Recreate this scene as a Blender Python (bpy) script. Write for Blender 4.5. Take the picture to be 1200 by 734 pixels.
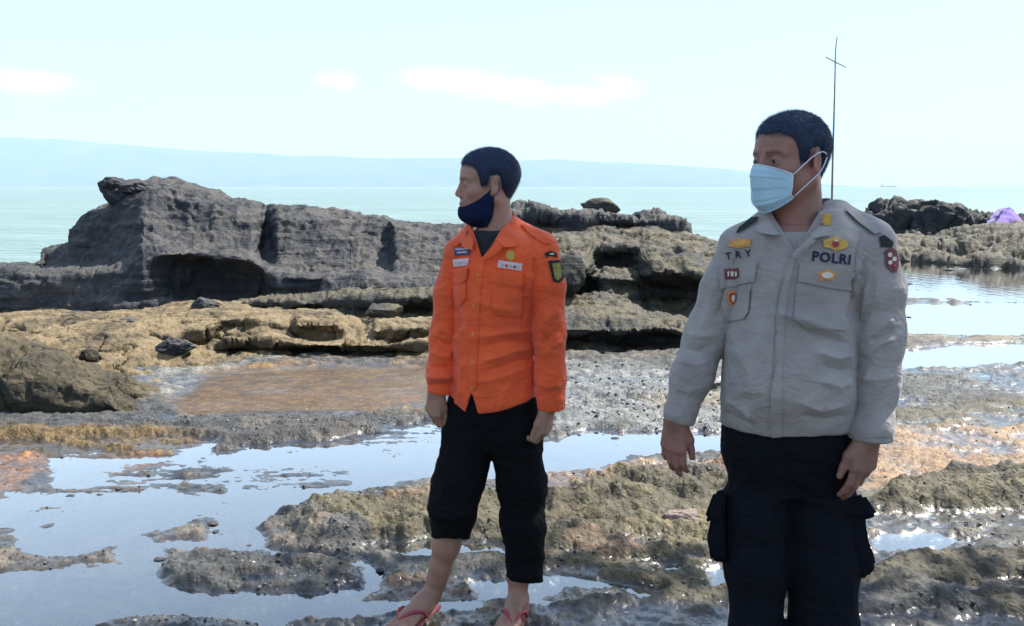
import bpy, bmesh, math, random
import numpy as np
from mathutils import Vector, Matrix
from mathutils.bvhtree import BVHTree

for o in list(bpy.data.objects):
    bpy.data.objects.remove(o)
SC = bpy.context.scene
COL = SC.collection
rng = np.random.default_rng(7)
random.seed(7)

# ------------------------------------------------------------------ camera
FPX, CX, CY, HORIZON, EYE = 1100.0, 600.0, 367.0, 219.0, 1.53
TILT = math.atan((CY - HORIZON) / FPX)
cam_data = bpy.data.cameras.new('camera')
cam_data.sensor_width = 36.0
cam_data.lens = 36.0 * FPX / 1200.0
cam_data.clip_start = 0.05
cam_data.clip_end = 60000.0
cam = bpy.data.objects.new('camera', cam_data)
cam.location = (0, 0, EYE)
cam.rotation_euler = (math.pi / 2 - TILT, 0, 0)
COL.objects.link(cam)
SC.camera = cam

# ------------------------------------------------------------------ light
SUN_DIR = Vector((0.66, 0.48, 1.0)).normalized()      # towards the sun: high, right, a little beyond the men
SUN_ELEV = math.asin(SUN_DIR.z)
SUN_AZ = math.atan2(SUN_DIR.x, SUN_DIR.y)
world = bpy.data.worlds.new('World')
SC.world = world
world.use_nodes = True
wt = world.node_tree
for n in list(wt.nodes):
    wt.nodes.remove(n)
wo = wt.nodes.new('ShaderNodeOutputWorld')
bg = wt.nodes.new('ShaderNodeBackground')
sky = wt.nodes.new('ShaderNodeTexSky')
sky.sky_type = 'NISHITA'
sky.sun_disc = False
sky.sun_elevation = SUN_ELEV
sky.sun_rotation = SUN_AZ
sky.air_density = 1.0
sky.dust_density = 0.6
sky.ozone_density = 2.5
sky.altitude = 0.0
SKY_STRENGTH = 0.13
bg.inputs['Strength'].default_value = SKY_STRENGTH
wt.links.new(bg.outputs[0], wo.inputs[0])

sun_data = bpy.data.lights.new('sun', 'SUN')
sun_data.energy = 4.8
sun_data.angle = math.radians(0.55)
sun_data.color = (1.0, 0.95, 0.87)
sun = bpy.data.objects.new('sun', sun_data)
sun.rotation_euler = SUN_DIR.to_track_quat('Z', 'Y').to_euler()
COL.objects.link(sun)

SC.render.engine = 'CYCLES'
SC.view_settings.view_transform = 'Standard'
SC.view_settings.look = 'None'
SC.view_settings.gamma = 1.0
SC.view_settings.use_curve_mapping = False
SC.view_settings.exposure = 1.0
SC.cycles.max_bounces = 6
SC.cycles.diffuse_bounces = 3
SC.cycles.glossy_bounces = 3
SC.cycles.transparent_max_bounces = 12
SC.cycles.volume_bounces = 2
SC.cycles.caustics_reflective = False
SC.cycles.caustics_refractive = False
SC.cycles.use_denoising = True

# ------------------------------------------------------------------ pixel <-> place helpers
CT, ST = math.cos(TILT), math.sin(TILT)

def ray(px, py):
    u = (np.asarray(px, float) - CX) / FPX
    v = (CY - np.asarray(py, float)) / FPX
    u, v = np.broadcast_arrays(u, v)
    return np.stack([u, CT + v * ST, v * CT - ST], -1)

def at(px, py, Y):
    """point of the place seen at a photo pixel, Y metres in front of the camera"""
    d = ray(px, py)
    t = np.asarray(Y, float) / d[..., 1]
    return d * t[..., None] + np.array([0, 0, EYE])

def gnd(px, py, z=0.0):
    d = ray(px, py)
    t = (z - EYE) / d[..., 2]
    return d * t[..., None] + np.array([0, 0, EYE])

def proj(P):
    x, y, z = P[..., 0], P[..., 1], P[..., 2] - EYE
    f = y * CT - z * ST
    up = y * ST + z * CT
    f = np.where(f > 0.05, f, 0.05)
    return CX + FPX * x / f, CY - FPX * up / f

# ------------------------------------------------------------------ numpy noise
def _hash(ix, iy, iz, seed):
    n = (ix.astype(np.int64) * 374761393 + iy.astype(np.int64) * 668265263 + iz.astype(np.int64) * 1440662683 + seed * 974634777)
    n = (n ^ (n >> 13)) & 0xffffffff
    n = (n * 1274126177) & 0xffffffff
    n = n ^ (n >> 16)
    return (n & 0xffff) / 32767.5 - 1.0

def vnoise(P, seed=0):
    P = np.asarray(P, float)
    F = np.floor(P)
    i = F.astype(np.int64)
    f = P - F
    w = f * f * f * (f * (f * 6 - 15) + 10)
    r = 0
    for dx in (0, 1):
        wx = w[:, 0] if dx else 1 - w[:, 0]
        for dy in (0, 1):
            wy = w[:, 1] if dy else 1 - w[:, 1]
            for dz in (0, 1):
                wz = w[:, 2] if dz else 1 - w[:, 2]
                r = r + _hash(i[:, 0] + dx, i[:, 1] + dy, i[:, 2] + dz, seed) * wx * wy * wz
    return r

def fbm(P, octaves=4, seed=0, gain=0.5, ridged=False):
    P = np.asarray(P, float)
    a, s, r = 1.0, 0.0, 0.0
    for k in range(octaves):
        n = vnoise(P * (2.03 ** k) + k * 17.3, seed + k)
        if ridged:
            n = 1 - 2 * np.abs(n)
        r = r + a * n
        s += a
        a *= gain
    return r / s

def sstep(a, b, x):
    t = np.clip((x - a) / (b - a), 0, 1)
    return t * t * (3 - 2 * t)

def lerp(a, b, t):
    return a + (b - a) * t

# ------------------------------------------------------------------ scene helpers
def mesh_from(name, V, F, mat=None, smooth=True, parent=None):
    me = bpy.data.meshes.new(name)
    V = np.asarray(V, np.float32)
    if isinstance(F, np.ndarray):
        k = F.shape[1]
        me.vertices.add(len(V))
        me.vertices.foreach_set('co', V.ravel())
        me.loops.add(F.size)
        me.polygons.add(len(F))
        me.loops.foreach_set('vertex_index', F.astype(np.int32).ravel())
        me.polygons.foreach_set('loop_start', np.arange(0, F.size, k, dtype=np.int32))
        me.update(calc_edges=True)
        me.validate()
    else:
        me.from_pydata([tuple(map(float, v)) for v in V], [], [tuple(f) for f in F])
        me.update()
    if smooth and len(me.polygons):
        me.polygons.foreach_set('use_smooth', np.ones(len(me.polygons), bool))
    if mat is not None:
        me.materials.append(mat)
    o = bpy.data.objects.new(name, me)
    COL.objects.link(o)
    if parent is not None:
        o.parent = parent
        o.matrix_parent_inverse = parent.matrix_world.inverted()
    return o

def tag(o, label=None, cat=None, group=None, kind=None):
    if label: o['label'] = label
    if cat: o['category'] = cat
    if group: o['group'] = group
    if kind: o['kind'] = kind
    return o

def empty(name, loc, label=None, cat=None, group=None):
    o = bpy.data.objects.new(name, None)
    o.empty_display_size = 0.1
    COL.objects.link(o)
    o.matrix_world = Matrix.Translation(Vector(loc))
    return tag(o, label, cat, group)

def set_attr(o, name, data, kind='FLOAT'):
    a = o.data.attributes.new(name, kind, 'POINT')
    if kind == 'FLOAT':
        a.data.foreach_set('value', np.asarray(data, np.float32).ravel())
    else:
        d = np.asarray(data, np.float32)
        if d.shape[1] == 3:
            d = np.concatenate([d, np.ones((len(d), 1), np.float32)], 1)
        a.data.foreach_set('color', d.ravel())

def normals_of(V, F):
    N = np.zeros_like(V)
    if F.shape[1] == 4:
        n = np.cross(V[F[:, 2]] - V[F[:, 0]], V[F[:, 3]] - V[F[:, 1]])
    else:
        n = np.cross(V[F[:, 1]] - V[F[:, 0]], V[F[:, 2]] - V[F[:, 0]])
    for k in range(F.shape[1]):
        for c in range(3):
            N[:, c] += np.bincount(F[:, k], n[:, c], len(V))
    return N / (np.linalg.norm(N, axis=1)[:, None] + 1e-12)

def grid_faces(nu, nv, wrap_u=False):
    i = np.arange(nu if wrap_u else nu - 1)
    j = np.arange(nv - 1)
    I, J = np.meshgrid(i, j, indexing='ij')
    I2 = (I + 1) % nu
    return np.stack([I * nv + J, I2 * nv + J, I2 * nv + J + 1, I * nv + J + 1], -1).reshape(-1, 4)

# ------------------------------------------------------------------ material helper
class NT:
    def __init__(self, name):
        self.m = bpy.data.materials.new(name)
        self.m.use_nodes = True
        self.t = self.m.node_tree
        for n in list(self.t.nodes):
            self.t.nodes.remove(n)
        self.out = self.t.nodes.new('ShaderNodeOutputMaterial')
    def n(self, typ, ins=None, **props):
        nd = self.t.nodes.new(typ)
        for k, v in props.items():
            setattr(nd, k, v)
        for k, v in (ins or {}).items():
            s = nd.inputs[k]
            if isinstance(v, bpy.types.NodeSocket):
                self.t.links.new(v, s)
            else:
                s.default_value = v
        return nd
    def link(self, a, b):
        self.t.links.new(a, b)
    def noise(self, vec, scale, detail=4, rough=0.55, dist=0.0):
        return self.n('ShaderNodeTexNoise', {'Vector': vec, 'Scale': scale, 'Detail': detail, 'Roughness': rough, 'Distortion': dist}).outputs['Fac']
    def mapping(self, vec, scale=(1, 1, 1), rot=(0, 0, 0), loc=(0, 0, 0)):
        return self.n('ShaderNodeMapping', {'Vector': vec, 'Scale': scale, 'Rotation': rot, 'Location': loc}).outputs[0]
    def ramp(self, fac, stops):
        r = self.n('ShaderNodeValToRGB', {'Fac': fac})
        e = r.color_ramp.elements
        while len(e) < len(stops):
            e.new(0.5)
        for k, (p, c) in enumerate(stops):
            e[k].position = p
            e[k].color = (*c, 1) if len(c) == 3 else c
        return r.outputs['Color']
    def mr(self, v, a, b, c=0.0, d=1.0, smooth=True):
        return self.n('ShaderNodeMapRange', {'Value': v, 'From Min': a, 'From Max': b, 'To Min': c, 'To Max': d},
                      interpolation_type='SMOOTHSTEP' if smooth else 'LINEAR').outputs[0]
    def math(self, op, a, b=0.0):
        return self.n('ShaderNodeMath', {0: a, 1: b}, operation=op).outputs[0]
    def mix(self, fac, a, b, blend='MIX'):
        nd = self.n('ShaderNodeMix', data_type='RGBA', blend_type=blend)
        for idx, v in ((0, fac), (6, a), (7, b)):
            if isinstance(v, bpy.types.NodeSocket):
                self.t.links.new(v, nd.inputs[idx])
            else:
                nd.inputs[idx].default_value = v if idx == 0 else ((*v, 1) if len(v) == 3 else v)
        return nd.outputs[2]
    def attr(self, name, out='Fac'):
        return self.n('ShaderNodeAttribute', attribute_name=name).outputs[out]
    def pos(self):
        return self.n('ShaderNodeNewGeometry').outputs['Position']
    def obj(self):
        return self.n('ShaderNodeTexCoord').outputs['Object']
    def normal_z(self):
        return self.n('ShaderNodeSeparateXYZ', {0: self.n('ShaderNodeNewGeometry').outputs['Normal']}).outputs[2]
    def bump(self, height, strength=0.5, distance=0.01, normal=None):
        b = self.n('ShaderNodeBump', {'Height': height, 'Strength': strength, 'Distance': distance})
        if normal is not None:
            self.t.links.new(normal, b.inputs['Normal'])
        return b.outputs[0]
    def principled(self, color, rough=0.6, bump=None, spec=0.4, metal=0.0, **kw):
        p = self.n('ShaderNodeBsdfPrincipled')
        def put(k, v):
            s = p.inputs[k]
            if isinstance(v, bpy.types.NodeSocket):
                self.t.links.new(v, s)
            else:
                s.default_value = (*v, 1) if (k == 'Base Color' and len(v) == 3) else v
        put('Base Color', color); put('Roughness', rough); put('Metallic', metal); put('Specular IOR Level', spec)
        for k, v in kw.items():
            put(k.replace('_', ' '), v)
        if bump is not None:
            self.t.links.new(bump, p.inputs['Normal'])
        self.t.links.new(p.outputs[0], self.out.inputs['Surface'])
        return self.m
# ================================================================== sky clouds (part of the world)
def build_world_clouds():
    L = wt.links.new
    def N(t, **p):
        n = wt.nodes.new(t)
        for k, v in p.items(): setattr(n, k, v)
        return n
    tc = N('ShaderNodeTexCoord')
    mp = N('ShaderNodeMapping'); mp.inputs['Scale'].default_value = (1.0, 1.0, 2.6)
    L(tc.outputs['Generated'], mp.inputs['Vector'])
    ns = N('ShaderNodeTexNoise'); ns.inputs['Scale'].default_value = 13.0; ns.inputs['Detail'].default_value = 7; ns.inputs['Roughness'].default_value = 0.6
    L(mp.outputs[0], ns.inputs['Vector'])
    total = None
    blobs = [(500, 92, .050, .018), (555, 98, .050, .020), (612, 110, .06, .020), (680, 112, .06, .016), (722, 100, .04, .018),
             (40, 98, .055, .016), (-120, 92, .09, .02), (400, 95, .032, .013), (-420, 80, .1, .02), (1500, 110, .12, .018), (1900, 70, .1, .025)]
    for (px, py, ra, rb) in blobs:
        d = ray(px, py); d = d / np.linalg.norm(d)
        sub = N('ShaderNodeVectorMath', operation='SUBTRACT'); L(tc.outputs['Generated'], sub.inputs[0]); sub.inputs[1].default_value = tuple(d)
        sc = N('ShaderNodeVectorMath', operation='MULTIPLY'); L(sub.outputs[0], sc.inputs[0]); sc.inputs[1].default_value = (1 / ra, 1 / ra, 1 / rb)
        ln = N('ShaderNodeVectorMath', operation='LENGTH'); L(sc.outputs[0], ln.inputs[0])
        mr = N('ShaderNodeMapRange', interpolation_type='SMOOTHSTEP')
        mr.inputs['From Min'].default_value = 1.5; mr.inputs['From Max'].default_value = 0.0
        L(ln.outputs['Value'], mr.inputs['Value'])
        if total is None:
            total = mr.outputs[0]
        else:
            mx = N('ShaderNodeMath', operation='MAXIMUM'); L(total, mx.inputs[0]); L(mr.outputs[0], mx.inputs[1]); total = mx.outputs[0]
    a = N('ShaderNodeMath', operation='MULTIPLY_ADD'); L(total, a.inputs[0]); a.inputs[1].default_value = 0.62; L(ns.outputs['Fac'], a.inputs[2])
    c = N('ShaderNodeMapRange', interpolation_type='SMOOTHSTEP'); c.inputs['From Min'].default_value = 0.70; c.inputs['From Max'].default_value = 1.05
    L(a.outputs[0], c.inputs['Value'])
    c2 = N('ShaderNodeMath', operation='MULTIPLY'); L(c.outputs[0], c2.inputs[0]); c2.inputs[1].default_value = 0.85
    # thin bright veil that pales the whole sky, as on the photo's hazy morning
    veil = N('ShaderNodeMix', data_type='RGBA')
    sep = N('ShaderNodeSeparateXYZ'); L(tc.outputs['Generated'], sep.inputs[0])
    ve = N('ShaderNodeMapRange', interpolation_type='SMOOTHSTEP')      # the veil thins out towards the zenith
    ve.inputs['From Min'].default_value = 0.05; ve.inputs['From Max'].default_value = 0.75; ve.inputs['To Min'].default_value = VEIL; ve.inputs['To Max'].default_value = 0.15
    L(sep.outputs[2], ve.inputs['Value']); L(ve.outputs[0], veil.inputs[0])
    L(sky.outputs[0], veil.inputs[6]); veil.inputs[7].default_value = VEIL_COL
    mix = N('ShaderNodeMix', data_type='RGBA')
    L(c2.outputs[0], mix.inputs[0]); L(veil.outputs[2], mix.inputs[6]); mix.inputs[7].default_value = CLOUD_COL
    L(mix.outputs[2], bg.inputs['Color'])
VEIL, VEIL_COL, CLOUD_COL = 0.84, (2.95, 3.45, 4.0, 1), (4.7, 4.75, 4.2, 1)
build_world_clouds()

# ================================================================== materials of the setting
def rock_material(name, dark, mid, light, top, top_amt=0.6, strata=9.0, bump=0.9, rough=0.72, moss=None):
    t = NT(name)
    P = t.pos()
    big = t.noise(P, 1.1, 5, 0.6, 0.4)
    med = t.noise(P, 6.0, 8, 0.65, 0.3)
    fine = t.noise(P, 45.0, 6, 0.6)
    lay = t.noise(t.mapping(P, (0.7, 0.7, strata)), 1.3, 6, 0.6, 0.5)
    v = t.math('ADD', t.math('MULTIPLY', big, 0.35), t.math('ADD', t.math('MULTIPLY', med, 0.35), t.math('MULTIPLY', lay, 0.3)))
    col = t.ramp(v, [(0.36, dark), (0.5, mid), (0.63, light)])
    up = t.mr(t.normal_z(), 0.35, 0.85)
    upn = t.math('MULTIPLY', up, t.mr(t.noise(P, 2.6, 6, 0.65), 0.36, 0.6))
    col = t.mix(t.math('MULTIPLY', upn, top_amt), col, top)
    if moss:
        col = t.mix(t.math('MULTIPLY', t.mr(t.noise(P, 3.4, 5, 0.6), 0.52, 0.68), 0.7), col, moss)
    col = t.mix(0.55, col, t.ramp(fine, [(0.3, (0.45, 0.45, 0.45)), (0.7, (1.3, 1.3, 1.3))]), 'MULTIPLY')
    pit = t.n('ShaderNodeTexVoronoi', {'Vector': P, 'Scale': 28.0}).outputs['Distance']
    h = t.math('ADD', t.math('MULTIPLY', med, 1.6), t.math('ADD', t.math('MULTIPLY', fine, 0.35), t.math('ADD', t.math('MULTIPLY', lay, 1.3), t.math('MULTIPLY', pit, 0.25))))
    return t.principled(col, rough, t.bump(h, bump, 0.035), 0.35)

M_ROCK_DARK = rock_material('basalt_rock', (0.010, 0.014, 0.023), (0.033, 0.036, 0.043), (0.092, 0.088, 0.08), (0.13, 0.117, 0.094), 0.55, 10, bump=0.75)  # paler warm top colour paints sunlit highlights onto up-facing rock
M_ROCK_LAYER = rock_material('layered_rock', (0.013, 0.016, 0.021), (0.040, 0.040, 0.037), (0.098, 0.086, 0.058), (0.18, 0.145, 0.078), 0.6, 14, moss=(0.055, 0.058, 0.026), bump=0.75)
M_ROCK_TAN = rock_material('tan_sandstone', (0.034, 0.027, 0.018), (0.115, 0.085, 0.045), (0.23, 0.17, 0.085), (0.32, 0.235, 0.12), 0.7, 7, moss=(0.095, 0.072, 0.03))
M_ROCK_FRONT = rock_material('olive_boulder', (0.014, 0.013, 0.009), (0.042, 0.035, 0.02), (0.09, 0.07, 0.038), (0.17, 0.125, 0.065), 0.55, 6, moss=(0.06, 0.055, 0.022))
M_ROCK_FAR = rock_material('far_crag', (0.010, 0.013, 0.018), (0.024, 0.028, 0.032), (0.05, 0.055, 0.05), (0.07, 0.07, 0.055), 0.5, 4)
M_ROCK_FARTAN = rock_material('far_ledge', (0.025, 0.026, 0.026), (0.07, 0.066, 0.05), (0.13, 0.115, 0.078), (0.19, 0.155, 0.095), 0.5, 9, moss=(0.05, 0.058, 0.028))

def ground_material():
    t = NT('wet_shore')
    P = t.pos()
    base = t.attr('tone', 'Color')
    wet = t.attr('wet')
    med = t.noise(P, 9.0, 9, 0.68, 0.3)
    fine = t.noise(P, 70.0, 7, 0.65)
    vor = t.n('ShaderNodeTexVoronoi', {'Vector': t.mapping(P, (1, 0.8, 1)), 'Scale': 46.0, 'Randomness': 1.0})
    cell = t.n('ShaderNodeSeparateColor', {0: vor.outputs['Color']}).outputs[0]
    col = t.mix(0.8, base, t.ramp(med, [(0.33, (0.42, 0.42, 0.44)), (0.5, (0.95, 0.95, 0.95)), (0.66, (1.55, 1.5, 1.4))]), 'MULTIPLY')
    col = t.mix(0.75, col, t.ramp(fine, [(0.32, (0.5, 0.5, 0.52)), (0.5, (1, 1, 1)), (0.68, (1.45, 1.45, 1.4))]), 'MULTIPLY')
    col = t.mix(0.45, col, t.ramp(cell, [(0.1, (0.5, 0.5, 0.52)), (0.9, (1.5, 1.5, 1.5))]), 'MULTIPLY')
    peb = t.mr(vor.outputs['Distance'], 0.0, 0.6, 1.0, 0.0)
    h = t.math('ADD', t.math('MULTIPLY', med, 1.5), t.math('ADD', t.math('MULTIPLY', fine, 0.55), t.math('MULTIPLY', peb, 0.35)))
    rgh = t.math('SUBTRACT', t.mr(fine, 0.3, 0.7, 0.62, 0.85), t.math('MULTIPLY', wet, 0.45))
    film = t.bump(t.math('ADD', t.math('MULTIPLY', med, 0.7), t.math('MULTIPLY', fine, 0.12)), 0.22, 0.012)
    return t.principled(col, rgh, t.bump(h, t.mr(wet, 0.4, 1.0, 0.7, 0.2), 0.018), 0.45, Coat_Weight=t.mr(wet, 0.35, 0.95, 0.0, 0.9), Coat_Roughness=0.08, Coat_IOR=1.4, Coat_Normal=film)
M_GROUND = ground_material()

def pool_material():
    t = NT('tide_pool_water')
    P = t.pos()
    rip = t.math('ADD', t.math('MULTIPLY', t.noise(t.mapping(P, (1, 0.45, 1)), 7.0, 4, 0.5), 1.0), t.math('MULTIPLY', t.noise(t.mapping(P, (1, 0.5, 1)), 40.0, 3, 0.5), 0.12))
    nrm = t.bump(t.math('MULTIPLY', rip, t.mr(t.n('ShaderNodeSeparateXYZ', {0: P}).outputs[1], 5.0, 12.0, 1.0, 5.0)), 0.08, 0.01)
    fr = t.math('MINIMUM', t.math('MULTIPLY', t.n('ShaderNodeFresnel', {'IOR': 1.38, 'Normal': nrm}).outputs[0], 3.6), 0.93)
    gl = t.n('ShaderNodeBsdfGlossy', {'Color': (1, 1, 1, 1), 'Roughness': 0.03, 'Normal': nrm}).outputs[0]
    tr = t.n('ShaderNodeBsdfTransparent', {'Color': (0.80, 0.84, 0.84, 1)}).outputs[0]
    mx = t.n('ShaderNodeMixShader', {0: fr, 1: tr, 2: gl}).outputs[0]
    t.link(mx, t.out.inputs['Surface'])
    return t.m
M_POOL = pool_material()

def sea_material():
    t = NT('sea_water')
    P = t.pos()
    w1 = t.noise(t.mapping(P, (0.35, 1.0, 1)), 0.9, 5, 0.6, 0.4)
    w2 = t.noise(t.mapping(P, (0.3, 1.0, 1)), 0.12, 4, 0.6)
    big = t.noise(t.mapping(P, (0.3, 1.0, 1)), 0.02, 4, 0.6)
    col = t.ramp(t.math('ADD', t.math('MULTIPLY', w2, 0.6), t.math('MULTIPLY', big, 0.4)), [(0.35, SEA_A), (0.65, SEA_B)])
    nrm = t.bump(t.math('ADD', w1, t.math('MULTIPLY', w2, 2.0)), 1.0, 0.5)
    return t.principled(col, 0.3, nrm, 0.3, IOR=1.33)
SEA_A, SEA_B = (0.17, 0.255, 0.23), (0.25, 0.345, 0.31)
M_SEA = sea_material()

def plain(name, col, rough=0.7, var=0.25, scale=20, bump=0.2, spec=0.35, metal=0.0):
    t = NT(name)
    P = t.obj()
    n = t.noise(P, scale, 5, 0.6)
    c = t.mix(1.0, col, t.ramp(n, [(0.3, (1 - var,) * 3), (0.7, (1 + var,) * 3)]), 'MULTIPLY')
    return t.principled(c, rough, t.bump(n, bump, 0.01), spec, metal)

# ================================================================== ground sheet
def poly_mask(px, py, poly, soft=10.0, asp=2.2):
    """1 inside a region of the shore outlined in photo pixels, soft ragged edge"""
    Q = np.array(poly, float) * [1, asp]
    X, Y = px, py * asp
    inside = np.zeros(len(X), bool)
    dist = np.full(len(X), 1e9)
    n = len(Q)
    for i in range(n):
        a, b = Q[i], Q[(i + 1) % n]
        cond = ((a[1] > Y) != (b[1] > Y))
        with np.errstate(divide='ignore', invalid='ignore'):
            xi = (b[0] - a[0]) * (Y - a[1]) / (b[1] - a[1] + 1e-12) + a[0]
        inside ^= cond & (X < xi)
        ab = b - a
        tt = np.clip(((X - a[0]) * ab[0] + (Y - a[1]) * ab[1]) / (ab @ ab + 1e-9), 0, 1)
        d = np.hypot(X - a[0] - tt * ab[0], Y - a[1] - tt * ab[1])
        dist = np.minimum(dist, d)
    sd = np.where(inside, dist, -dist)
    return sstep(-soft, soft, sd)

POOLS = [
    [(-400, 560), (0, 545), (75, 540), (150, 542), (215, 548), (240, 530), (330, 519), (400, 512), (500, 498), (540, 500), (540, 545), (512, 560), (450, 572), (395, 580), (360, 600),
     (325, 606), (300, 622), (320, 642), (425, 648), (450, 662), (440, 690), (400, 705), (470, 708), (520, 708), (560, 704), (575, 716), (500, 722), (420, 724), (330, 728), (310, 760), (-400, 1000)],
    [(630, 520), (700, 505), (760, 508), (850, 508), (860, 530), (760, 535), (700, 543), (640, 556), (560, 560), (540, 540)],
    [(430, 634), (505, 625), (575, 636), (590, 646), (500, 652), (440, 648)],
    [(545, 682), (600, 674), (700, 677), (775, 692), (760, 703), (700, 702), (640, 708), (560, 700)],
    [(1025, 632), (1080, 626), (1148, 636), (1100, 646), (1025, 647)],
    [(760, 660), (785, 657), (790, 667), (765, 670)],
    [(820, 668), (870, 660), (880, 690), (835, 690)],
    [(1010, 300), (1100, 303), (1200, 312), (1500, 318), (1500, 392), (1100, 393), (1000, 392), (960, 340)],
    [(780, 452), (900, 436), (1000, 416), (1130, 405), (1500, 398), (1500, 424), (1060, 430), (900, 450), (830, 462)],
    [(-600, 545), (0, 512), (150, 508), (250, 515), (225, 548), (75, 560), (-600, 580)],
]
MOUNDS = [   # poly, height
    ([(-300, 545), (50, 537), (68, 552), (58, 574), (0, 582), (-300, 590)], 0.012),
    ([(135, 547), (195, 540), (212, 548), (165, 562)], 0.008),
    ([(-300, 512), (120, 506), (240, 512), (200, 530), (60, 536), (-300, 540)], 0.012),
    ([(183, 670), (205, 645), (262, 646), (340, 650), (400, 655), (430, 668), (418, 690), (330, 693), (200, 688)], 0.045),
    ([(-60, 640), (20, 638), (35, 655), (90, 655), (152, 643), (148, 662), (60, 674), (-60, 672)], 0.03),
    ([(172, 628), (240, 610), (250, 632), (185, 637)], 0.025),
    ([(205, 572), (265, 565), (268, 580), (208, 582)], 0.02),
    ([(70, 745), (130, 722), (200, 717), (290, 726), (330, 745)], 0.025),
    ([(-40, 612), (12, 618), (18, 634), (-40, 636)], 0.02),
    ([(40, 618), (66, 611), (70, 619), (45, 622)], 0.015),
    ([(335, 612), (380, 596), (450, 586), (520, 584), (600, 590), (600, 618), (500, 628), (420, 634), (360, 634)], 0.06),
    ([(640, 700), (660, 690), (725, 690), (745, 700), (700, 706)], 0.02),
    ([(440, 700), (470, 680), (540, 684), (545, 702), (470, 706)], 0.02),
    ([(630, 590), (700, 566), (780, 558), (850, 550), (900, 560), (900, 588), (780, 590), (720, 596), (650, 606)], 0.09),
    ([(640, 640), (660, 612), (760, 604), (850, 610), (860, 645), (760, 655), (690, 655)], 0.05),
    ([(1020, 600), (1040, 575), (1120, 560), (1300, 552), (1300, 590), (1150, 598), (1080, 606)], 0.08),
    ([(1010, 700), (1050, 660), (1200, 650), (1400, 650), (1400, 720), (1100, 720)], 0.04),
    ([(640, 475), (720, 462), (850, 470), (850, 492), (740, 500), (650, 500)], 0.03),
]
def ground_height(x, y):
    P = np.stack([x, y, np.zeros_like(x)], -1)
    px, py = proj(P)
    r = np.hypot(x, y)
    front = (y > 0.6)
    warp1 = fbm(P * 1.6 + 3, 4, 11, 0.6)
    warp2 = fbm(P * 1.6 + 9, 4, 21, 0.6)
    scale = np.clip(1100 / np.maximum(y, 1) * 0.055, 2, 40)
    fx = fbm(P * np.array([9, 9, 1]), 3, 31)
    wx = px + (warp1 + 0.4 * fx) * scale * 1.5
    wy = py + (warp2 + 0.4 * fx) * scale * 0.55
    n1 = fbm(P * np.array([1.5, 2.6, 1]), 5, 41, 0.55)
    n2 = fbm(P * np.array([7, 12, 1]), 4, 51, 0.6)
    n3 = fbm(P * np.array([28, 34, 1]), 3, 61, 0.6)
    h = 0.026 + 0.030 * n1 + 0.022 * n2 + 0.010 * n3
    water = np.zeros_like(x)
    for poly in POOLS:
        water = np.maximum(water, poly_mask(wx, wy, poly, 9))
    water = np.where(front, water, 0)
    h = lerp(h, -0.017 + 0.010 * n1 + 0.016 * n2 + 0.009 * n3, water)
    # far right shallows break up in long streaks
    streak = fbm(P * np.array([0.35, 2.2, 1]), 4, 71, 0.6)
    far = poly_mask(wx, wy, POOLS[7], 6) * front
    h = h + far * (-0.03 + np.clip(streak - 0.12, 0, 1) * 0.22)
    far2 = poly_mask(wx, wy, POOLS[8], 6) * front
    h = h - 0.02 * far2
    streak2 = fbm(P * np.array([0.8, 3.6, 1]), 4, 81, 0.6)
    near = front & (py > 490) & (py < 600) & (px < 560)
    h = np.where(near, h + np.clip(streak2 - 0.10, 0, 1) * 0.10, h)
    for poly, hh in MOUNDS:
        m = np.where(front, poly_mask(wx, wy, poly, 12), 0)
        h = h + m * (hh * 0.62 * (1 + 0.9 * n2 + 0.5 * n1) + np.clip(0.006 - h, 0, 1) * 0.9 + 0.010 * n3)
    bp = poly_mask(wx, wy, [(195, 474), (240, 440), (330, 430), (515, 426), (520, 470), (400, 488), (215, 488)], 14) * front
    h = lerp(h, 0.007 + 0.006 * streak2 + 0.001 * n3, bp)
    hn = h / 0.035
    h = np.where(np.abs(hn) < 1, 0.035 * hn * np.abs(hn) ** 0.7 + 0.0022 * n3 * (1 - np.abs(np.clip(hn, -1, 1))), h)
    # the reef edge: ground sinks under the open sea
    edge = np.interp(x, [-60, -9, -4, 0, 4, 12, 60], [12.5, 12.8, 13.5, 15, 18, 29, 31])
    h = h - sstep(0, 3.0, y - edge) * 1.2
    h = np.where(~front, h + 0.03 * sstep(0, 3, -y), h)
    return h, px, py, wx, wy, water, n1, n2

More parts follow.
